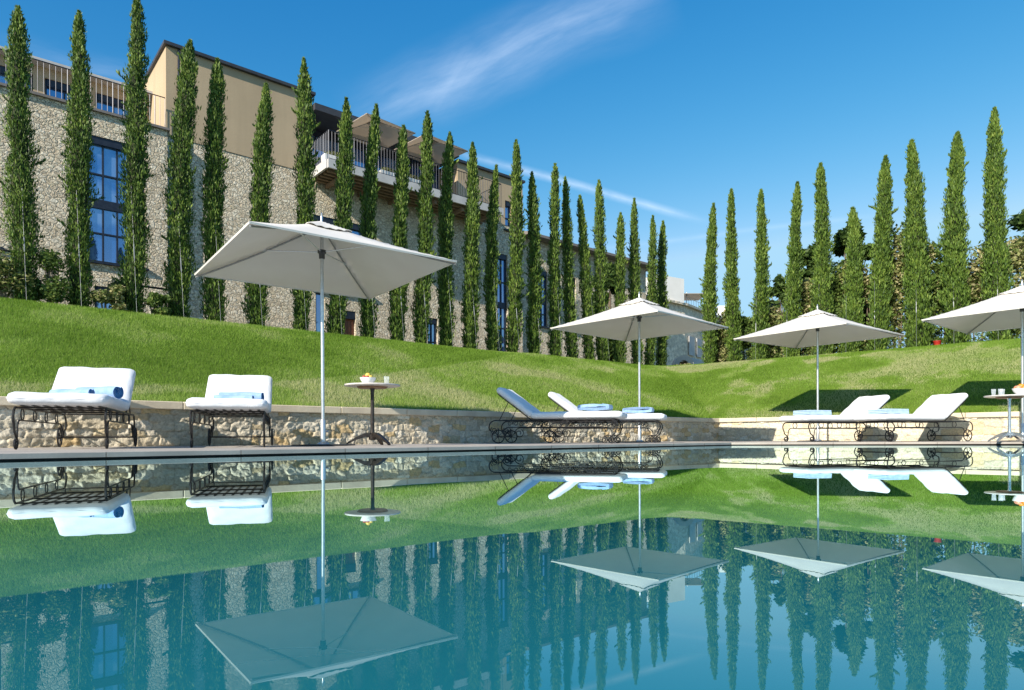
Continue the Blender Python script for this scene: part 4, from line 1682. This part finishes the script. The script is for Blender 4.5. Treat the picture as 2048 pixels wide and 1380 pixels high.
# red pot
b, d = row_pt('R', 1875, 6.5)
b.z = EYE + (874 - 686) / F * d
b.z = CREST_Z; po = empty('flower_pot', b); po.scale = (.8, .8, .8); tag(po, 'glossy red flower pot at the lawn crest left of the right parasol', 'flower pot')
mb = MB(); mb.lathe([(.06, 0), (.10, .08), (.12, .18), (.13, .19), (.13, .21), (.115, .21), (.10, .10), (0, .10)], 20); mb.build('pot', M['red_pot'], po, smooth=True)
leaf_cloud('plant', [(0, 0, .27, .12, .12, .10)], 260, .03, M['shrub'], po, 9)

# ------------------------------------------------------------------ main building
BA = math.atan2(.645, .764)
BT = np.array([math.cos(BA), math.sin(BA)]); BN = np.array([-BT[1], BT[0]])
BO = np.array([-10.9, 21.0])
GZ = 2.4


def SB(px, m_=0.0):
    u = (px - 1024) / F
    P0 = BO + BN * m_
    A = np.array([[BT[0], -u], [BT[1], -1.0]])
    s_, d = np.linalg.solve(A, -P0)
    return float(s_), float(d)


def ZB(px, py, m_=0.0):
    return EYE + (876 - .003 * (px - 1024) - py) / F * SB(px, m_)[1]


def facade(name, s0, s1, z0, z1, ym, ops, m_, parent, back=6.0, rev=.22):
    """a wall box whose front (y = ym) has openings with reveals"""
    xs = sorted({s0, s1} | {o[0] for o in ops if s0 < o[0] < s1} | {o[1] for o in ops if s0 < o[1] < s1})
    zs = sorted({z0, z1} | {o[2] for o in ops if z0 < o[2] < z1} | {o[3] for o in ops if z0 < o[3] < z1})
    mb = MB()
    def is_open(a, b, c, d):
        return any(o[0] - 1e-6 <= a and b <= o[1] + 1e-6 and o[2] - 1e-6 <= c and d <= o[3] + 1e-6 for o in ops)
    for a, b in zip(xs[:-1], xs[1:]):
        for c, d in zip(zs[:-1], zs[1:]):
            if not is_open(a, b, c, d):
                mb.add([(a, ym, c), (b, ym, c), (b, ym, d), (a, ym, d)], [(0, 1, 2, 3)])
    for (a, b, c, d) in [o[:4] for o in ops]:
        a = max(a, s0); b = min(b, s1); c = max(c, z0); d = min(d, z1)
        if b <= a or d <= c: continue
        y2 = ym + rev
        mb.add([(a, ym, c), (a, y2, c), (a, y2, d), (a, ym, d)], [(0, 1, 2, 3)])
        mb.add([(b, ym, c), (b, ym, d), (b, y2, d), (b, y2, c)], [(0, 1, 2, 3)])
        mb.add([(a, ym, d), (a, y2, d), (b, y2, d), (b, ym, d)], [(0, 1, 2, 3)])
        mb.add([(a, ym, c), (b, ym, c), (b, y2, c), (a, y2, c)], [(0, 1, 2, 3)])
    yb = ym + back
    mb.add([(s0, ym, z0), (s0, ym, z1), (s0, yb, z1), (s0, yb, z0)], [(0, 1, 2, 3)])
    mb.add([(s1, ym, z0), (s1, yb, z0), (s1, yb, z1), (s1, ym, z1)], [(0, 1, 2, 3)])
    mb.add([(s0, ym, z1), (s1, ym, z1), (s1, yb, z1), (s0, yb, z1)], [(0, 1, 2, 3)])
    mb.add([(s0, yb, z0), (s0, yb, z1), (s1, yb, z1), (s1, yb, z0)], [(0, 1, 2, 3)])
    return mb.build(name, m_, parent)


def window(s0, s1, z0, z1, ym, cols_, rows_, parent, spandrel=None, name='window', lintel=True, rev=.12, glass=None):
    root = empty(name, (0, 0, 0), 0, parent)
    y = ym + rev
    mb = MB()
    fw = .06
    W_, H_ = s1 - s0, z1 - z0
    cx, cz = (s0 + s1) / 2, (z0 + z1) / 2
    mb.box((s0 + fw / 2, y, cz), (fw, .08, H_)); mb.box((s1 - fw / 2, y, cz), (fw, .08, H_))
    mb.box((cx, y + .001, z0 + fw / 2), (W_ - 2 * fw, .08, fw))
    lt = .22 if lintel else fw
    mb.box((cx, y - .03, z1 - lt / 2), (W_ - 2 * fw, .12, lt))
    for k in range(1, cols_):
        x = s0 + W_ * k / cols_
        mb.box((x, y + .003, cz), (.045, .06, H_ - 2 * fw))
    for k in range(1, rows_):
        z = z0 + (H_ - lt) * k / rows_
        hh = .045
        if spandrel == k: hh = .26
        mb.box((cx, y + (.001 if spandrel != k else -.012), z), (W_ - 2 * fw, .058, hh))
    mb.build('window_frame', M['frame'], root)
    mb = MB()
    mb.box((cx, y + .03, cz), (W_ - .02, .012, H_ - .02))
    mb.build('window_pane', glass or M['glass'], root)
    mb = MB()
    mb.box((cx, ym - .03, z0 - .03), (W_ + .16, .14, .06))
    mb.build('window_sill', M['frame'], root)
    return root


def railing(parent, pts, z, h, sp=.13, name='railing', rr=.008):
    mb = MB()
    for (a, b) in zip(pts[:-1], pts[1:]):
        a = Vector((a[0], a[1], 0)); b = Vector((b[0], b[1], 0))
        l = (b - a).length
        n = max(2, int(l / sp))
        mb.tube([(a.x, a.y, z + h), (b.x, b.y, z + h)], rr * 2.0, 5)
        mb.tube([(a.x, a.y, z + .08), (b.x, b.y, z + .08)], rr * 1.4, 5)
        for k in range(n + 1):
            p_ = a + (b - a) * k / n
            mb.tube([(p_.x, p_.y, z), (p_.x, p_.y, z + h)], rr if k % 8 else rr * 1.8, 4)
    return mb.build(name, M['frame'], parent)


bl = empty('stone_building', (BO[0], BO[1], 0), BA)
tag(bl, 'large rubble stone building with ochre plaster upper storey and balcony behind the cypresses', 'building')
# left wing
wt = 9.75
wy = -.28
wins = []
sA, sB_ = SB(150, wy)[0], SB(292, wy)[0]
wins.append((sA, sB_, ZB(220, 527, wy), ZB(220, 278, wy)))
s2 = SB(2, wy)[0]
wins.append((s2 - 2.1, s2, ZB(220, 527, wy), ZB(220, 278, wy)))
low = (SB(190, wy)[0], SB(236, wy)[0], 2.5, ZB(215, 574, wy))
wins.append(low)
facade('left_wing_wall', -7.2, -.02, .5, wt, wy, wins, M['rubble_house'], bl)
window(*wins[0], wy, 5, 4, bl, spandrel=2)
window(*wins[1], wy, 5, 4, bl, spandrel=2)
window(*low, wy, 2, 2, bl)
mb = MB(); mb.box((-3.62, wy + 2.96, wt + .035), (7.32, 6.1, .07)); mb.build('terrace_slab', M['roof_tile'], bl)
railing(bl, [(-7.15, wy + .12), (-.06, wy + .12)], wt + .07, 1.0, .14, 'terrace_railing')
ops = [(-4.3 + k * 1.35, -3.25 + k * 1.35, wt + .1, wt + 1.65) for k in (-2, -1, 0, 1, 2)]
facade('penthouse_wall', -7.2, -.03, wt + .07, ZB(170, 166, 2.4), wy + 2.4, ops, M['plaster'], bl, 3.4)
for o_ in ops: window(*o_, wy + 2.4, 2, 1, bl)
mb = MB(); mb.box((-3.6, wy + 4.0, ZB(170, 166, 2.4) + .05), (7.4, 3.9, .10)); mb.build('penthouse_roof', M['slab'], bl)
# main block
PZ = 9.72
RT_ = 12.55
dr = (SB(688)[0], SB(712)[0], 1.5, ZB(700, 622))
w1 = (SB(622)[0], SB(745)[0], 5.6, ZB(640, 431))
w1b = (SB(632)[0], SB(650)[0], 1.5, ZB(640, 575))
w2 = (SB(856)[0], SB(876)[0], 2.6, ZB(864, 636))
w3 = (SB(996)[0], SB(1016)[0], 3.0, ZB(1006, 508))
w4 = (SB(1011)[0], SB(1024)[0], ZB(1016, 460), ZB(1016, 402))
send = SB(1046)[0]
facade('shade_strip_panel', 0, SB(359)[0], .5, PZ, .02, [], M['pale_plaster'], bl)  # plaster strip added to stand for the left wing's cast shade
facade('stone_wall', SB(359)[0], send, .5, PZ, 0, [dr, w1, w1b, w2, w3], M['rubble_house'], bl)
window(*w1, 0, 6, 2, bl); window(*w1b, 0, 1, 2, bl); window(*w2, 0, 2, 3, bl); window(*w3, 0, 2, 5, bl, spandrel=3)
sL0, sL1 = SB(626)[0], SB(916)[0]
facade('plaster_wall', -.0, sL0, PZ + .002, RT_, -.02, [], M['plaster'], bl)
facade('plaster_wall', sL1, send, PZ + .002, 11.85, -.02, [w4], M['plaster'], bl)
window(*w4, -.02, 1, 2, bl)
mb = MB(); mb.box((sL0 / 2, 2.9, RT_ + .05), (sL0 + .16, 6.1, .10)); mb.build('roof_edge', M['roof'], bl)
mb = MB(); mb.box(((sL1 + send) / 2, 2.9, 11.90), (send - sL1 + .12, 6.1, .10)); mb.build('roof_edge', M['roof'], bl)
# door
dd = empty('door', (0, 0, 0), 0, bl)
mb = MB(); mb.box(((dr[0] + dr[1]) / 2, .16, (dr[3] - .3 + 1.5) / 2), (dr[1] - dr[0] - .02, .06, dr[3] - .3 - 1.5))
for k in range(1, 4): mb.box((dr[0] + (dr[1] - dr[0]) * k / 4, .125, (dr[3] - .3 + 1.5) / 2), (.02, .02, dr[3] - 1.9))
mb.build('door_leaf', M['door'], dd)
mb = MB(); mb.box(((dr[0] + dr[1]) / 2, .10, dr[3] - .15), (dr[1] - dr[0] - .01, .16, .28)); mb.build('door_lintel', M['frame'], dd)
# drainpipe
mb = MB(); mb.tube([(.36, -.08, 1.0), (.36, -.08, RT_ - .05)], .035, 8); mb.build('drainpipe', M['frame'], bl)
# glazed loggia behind the balcony
lg0, lg1 = sL0 + .02, sL1 - .02
lg = window(lg0, lg1, PZ + .02, 12.0, 1.35, 9, 1, bl, name='loggia_glazing', rev=.02)
mb = MB(); mb.box(((lg0 + lg1) / 2, 1.60, 12.13), (lg1 - lg0 - .02, 3.6, .24)); mb.build('loggia_roof', M['roof'], bl)
mb = MB(); mb.box(((lg0 + lg1) / 2, .68, PZ - .05 + .03), (lg1 - lg0 - .02, 1.36, .06)); mb.build('loggia_floor', M['slab'], bl)
# balcony
bal = empty('balcony', (0, 0, 0), 0, bl)
b0_, b1_ = 4.75, SB(962)[0]
pj = 1.5
mb = MB()
mb.box(((b0_ + b1_) / 2, -pj / 2 - .012, 9.66), (b1_ - b0_, pj - .02, .16))
mb.box(((b0_ + b1_) / 2, -pj - .03, 9.61), (b1_ - b0_ + .06, .08, .30))
mb.box((b0_ - .03, -pj / 2 - .03, 9.61), (.08, pj - .1, .30))
mb.build('balcony_slab', M['slab'], bal)
mb = MB()
for k in range(5):
    mb.box(((b0_ + b1_) / 2 + .02, -.16 - k * .27, 9.50), (b1_ - b0_ - .12, .10, .14))
for k in range(6):
    mb.box((b0_ + .6 + k * (b1_ - b0_ - 1.2) / 5, -.68, 9.36), (.12, 1.3, .13))
mb.build('balcony_beams', M['beam'], bal)
railing(bal, [(b0_ + .03, -.05), (b0_ + .03, -pj + .03), (b1_ - .03, -pj + .03), (b1_ - .03, -.05)], 9.74, 1.05, .12, 'balcony_railing')

# low wing to the right of the main block
lw = empty('low_wing', (BO[0], BO[1], 0), BA)
tag(lw, 'lower rubble stone wing with dark overhanging roof right of the ochre block', 'building')
q0, q1 = send + .02, SB(1300)[0]
wz = ZB(1075, 478)
wa = (SB(1084)[0], SB(1103)[0], ZB(1094, 652), ZB(1094, 540))
wb = (SB(1140)[0], SB(1160)[0], ZB(1094, 652), ZB(1094, 540))
wc = (SB(1200)[0], SB(1218)[0], ZB(1094, 652), ZB(1094, 540))
facade('wing_wall', q0, q1, .5, wz, .25, [wa, wb, wc], M['rubble_house'], lw)
for o_ in (wa, wb, wc): window(*o_, .25, 2, 4, lw, spandrel=2)
mb = MB()
x0, x1 = q0 - .1 + .12, q1 + .5
vs = [(x0, -.35, wz), (x1, -.35, wz), (x1, 6.4, wz), (x0, 6.4, wz), (x0, -.35, wz + .12), (x1, -.35, wz + .12), (x1, 6.4, wz + .12), (x0, 6.4, wz + .12), (x0 + .0, 3, wz + .95), (x1 - 2, 3, wz + .95)]
mb.add(vs, [(0, 3, 2, 1), (0, 1, 5, 4), (1, 2, 6, 5), (2, 3, 7, 6), (3, 0, 4, 7), (4, 5, 9, 8), (5, 6, 9), (6, 7, 8, 9), (7, 4, 8)])
mb.build('wing_roof', M['roof_tile'], lw)

# balcony parasols and troughs
BG = 'beige scalloped parasols on the balcony'
def to_world(s_, m_, z):
    q = BO + BT * s_ + BN * m_
    return Vector((q[0], q[1], z))
bp_ = make_parasol('balcony_parasol', 'beige parasol on the balcony, nearer and left of its twin', BG, 2.15, 1.80, .50, M['beige_canvas'], True, True)
bp_.location = to_world(SB(752, -.8)[0], -.8, 9.76)
bp_.rotation_euler = (0, 0, BA + .1)
b2 = copy_tree(bp_)
b2.location = to_world(SB(862, -.8)[0], -.8, 9.76)
b2['label'] = 'beige parasol on the balcony, farther right, before the plain ochre wall'
for k, (px, lb) in enumerate(((778, 'flower trough on the balcony behind the tenth cypress'), (832, 'flower trough on the balcony left of the eleventh cypress'), (668, 'flower trough at the near left corner of the balcony'))):
    tr_ = empty('flower_trough', to_world(SB(px, -1.2)[0], -1.2, 9.745), BA)
    tag(tr_, lb, 'planter', 'flower troughs on the balcony')
    mb = MB(); mb.box((0, 0, .14), (.75, .28, .26), bev=.01); mb.build('trough', M['white_wall'], tr_)
    leaf_cloud('flowers', [(0, 0, .36, .36, .14, .12)], 420, .03, M['varieg'], tr_, 90 + k)

# ------------------------------------------------------------------ far terrace building in the gap
fb = empty('terrace_building', (0, 0, 0))
tag(fb, 'far rubble terrace building with white upper box seen in the gap between the cypress rows', 'building')
A_ = at(1187, 580, 36.6); B_ = at(1370, 612, 42); C_ = at(1500, 650, 52)
zt = B_.z
pts = [(A_.x, A_.y), (B_.x, B_.y), (C_.x, C_.y), (C_.x - 4, C_.y + 14), (A_.x - 6, A_.y + 14)]
mb = MB()
k = len(pts)
mb.add([(x, y, 1.0) for x, y in pts] + [(x, y, zt) for x, y in pts], [tuple(range(k, 2 * k))] + [(i, (i + 1) % k, (i + 1) % k + k, i + k) for i in range(k)])
mb.build('rubble_walls', M['rubble_far'], fb)
mb = MB()
for (a, b) in ((pts[0], pts[1]), (pts[1], pts[2])):
    a = Vector((*a, 0)); b = Vector((*b, 0)); c = (a + b) / 2; d_ = b - a
    mb.box((c.x, c.y, zt + .08), (d_.length, .4, .14), Matrix.Rotation(math.atan2(d_.y, d_.x), 3, 'Z'))
mb.build('parapet', M['rubble_far'], fb)
mb = MB(); c = at(1325, 590, 41); mb.box((c.x, c.y + .8, zt + .85), (2.3, 2.0, 1.5), Matrix.Rotation(.55, 3, 'Z')); mb.build('upper_box', M['white_wall'], fb)
mb = MB(); c = at(1443, 620, 49); mb.box((c.x, c.y, zt + .6), (.5, .5, 1.5)); mb.build('chimney', M['white_wall'], fb)
mb = MB()
a = Vector((*pts[1], 0)); b = Vector((*pts[2], 0))
for k in range(6):
    p_ = a + (b - a) * (.03 + k * .10); q_ = a + (b - a) * (.12 + k * .10)
    c = (p_ + q_) / 2
    mb.box((c.x + .05, c.y - .05, 6.0), (.85, .05, 1.2), Matrix.Rotation(math.atan2((b - a).y, (b - a).x), 3, 'Z'))
mb.build('shutter_panels', M['slab'], fb)
mb = MB()
for k in range(16):
    p_ = a + (b - a) * (k / 30)
    mb.tube([(p_.x - .3, p_.y + .4, zt + .1), (p_.x - .3, p_.y + .4, zt + .85)], .014, 4)
mb.tube([(a.x - .3, a.y + .4, zt + .85), ((a + (b - a) * .5).x - .3, (a + (b - a) * .5).y + .4, zt + .85)], .02, 5)
mb.build('terrace_rail', M['steel'], fb)
fp = make_parasol('terrace_parasol', 'small grey parasol on the far terrace roof in the gap', None, 2.2, 1.0, .22, M['beige_canvas'], False, False, rings=0)
c = at(1374, 590, 44); fp.location = (c.x, c.y, zt)
# white garden wall and stone arch in the gap
g0 = at(1380, 722, 27); g1 = at(1440, 712, 30)
mb = MB(); d_ = g1 - g0; c = (g0 + g1) / 2
mb.box((c.x, c.y, 2.85), (d_.length, .25, 1.0), Matrix.Rotation(math.atan2(d_.y, d_.x), 3, 'Z'), bev=.02)
tag(mb.build('white_wall', M['white_wall']), 'low white rendered wall at the end of the gap', 'wall')
g = at(1366, 722, 27)
arc_ = empty('stone_arch', (g.x, g.y, 2.5))
tag(arc_, 'small pale stone arch standing in the gap beside the white wall', 'arch')
mb = MB()
r0, r1 = .20, .40
vs = []
for yy in (-.2, .2):
    for rr in (r0, r1):
        for k in range(13):
            a = PI * k / 12
            vs.append((rr * math.cos(a), yy, .55 + rr * math.sin(a) * 1.0))
fs = []
for k in range(12):
    fs += [(k, k + 1, 13 + k + 1, 13 + k), (26 + k, 39 + k, 39 + k + 1, 26 + k + 1), (k, 26 + k, 26 + k + 1, k + 1), (13 + k, 13 + k + 1, 39 + k + 1, 39 + k)]
mb.add(vs, fs)
mb.box((-.3, 0, .27), (.2, .4, .54)); mb.box((.3, 0, .27), (.2, .4, .54))
mb.build('arch_ring', M['pale_plaster'], arc_)
mb = MB(); mb.box((0, .05, .36), (.38, .06, .70)); mb.build('arch_infill', M['beam'], arc_)
b0 = []
for k in range(10):
    q = at(1352 + k * 8, 725, 24.3 + (k % 3) * .2)
    b0.append((q.x, q.y, 2.68 + (k % 2) * .05, .18, .18, .13))
g = leaf_cloud('gap_planting', b0, 1600, .035, M['varieg'], None, 177)
tag(g, 'low yellow flowering plants in front of the white wall in the gap', 'plants', kind='stuff')


# ------------------------------------------------------------------ grass blades
def blades(n, side, t0, t1, n0, n1, h, w_, seed, dry=0.0):
    rng = np.random.RandomState(seed)
    t_ = rng.uniform(t0, t1, n); m_ = rng.uniform(n0, n1, n)
    o0, tt, nn_ = (OL, TL, NL) if side == 'L' else (KC, TR, NR)
    P = o0 + t_[:, None] * tt + m_[:, None] * nn_
    other = (P - (KC if side == 'L' else OL)) @ (NR if side == 'L' else NL)
    keep = (m_ >= other) if side == 'L' else (m_ > other)
    P = P[keep]; m_ = m_[keep]
    # only near the field of view
    u = P[:, 0] / P[:, 1] * F + 1024
    k2 = (u > -350) & (u < 2400) & (P[:, 1] > 1)
    P = P[k2]; m_ = m_[k2]
    n = len(P)
    z = lawn_z(P[:, 0], P[:, 1])
    sc_ = np.clip(P[:, 1] / 12, .8, 1.6)
    H = h * rng.uniform(.7, 1.1, n) * np.where(m_ < .42, 1.7, 1)
    Wd = w_ * rng.uniform(.7, 1.3, n) * sc_
    a = rng.uniform(0, PI, n)
    bx, by = np.cos(a) * Wd / 2, np.sin(a) * Wd / 2
    lean = rng.normal(0, .45, (n, 2)) * H[:, None]
    v0 = np.c_[P[:, 0] - bx, P[:, 1] - by, z - .01]
    v1 = np.c_[P[:, 0] + bx, P[:, 1] + by, z - .01]
    v2 = np.c_[P[:, 0] + lean[:, 0], P[:, 1] + lean[:, 1], z + H]
    V = np.stack([v0, v1, v2], 1).reshape(-1, 3)
    # drier patches and paler mown foot
    patch = fbm(P[:, 0] * .8, P[:, 1] * .8 + 5, 4, 11)
    tint = rng.beta(2, 3, n) * .7 + (.12 if side == 'R' else 0) + dry * smoothstep(patch, .42, .62) * .7
    if side == 'L':
        tl = (P - OL) @ TL
        nc = np.clip(2.0 + .36 * (tl - 2.0), 1.2, 5.0)
        tint += .36 * (m_ < nc) * (1 - smoothstep(tl, 9, 13))
    tint = np.clip(tint, 0, 1)
    return V, np.repeat(tint, 3)[:, None] * np.ones(3)


V1, C1 = blades(400000, 'L', -7, 21, .3, 6.0, .055, .0085, 1, .55)
V2, C2 = blades(230000, 'R', -6, 13, .3, 6.0, .045, .009, 2, 1.5)
V = np.concatenate([V1, V2]); C = np.concatenate([C1, C2])
g = np_mesh('grass', V, np.arange(len(V)).reshape(-1, 3), M['grass'], None, C)
tag(g, 'green lawn grass on the bank', 'grass', kind='stuff')
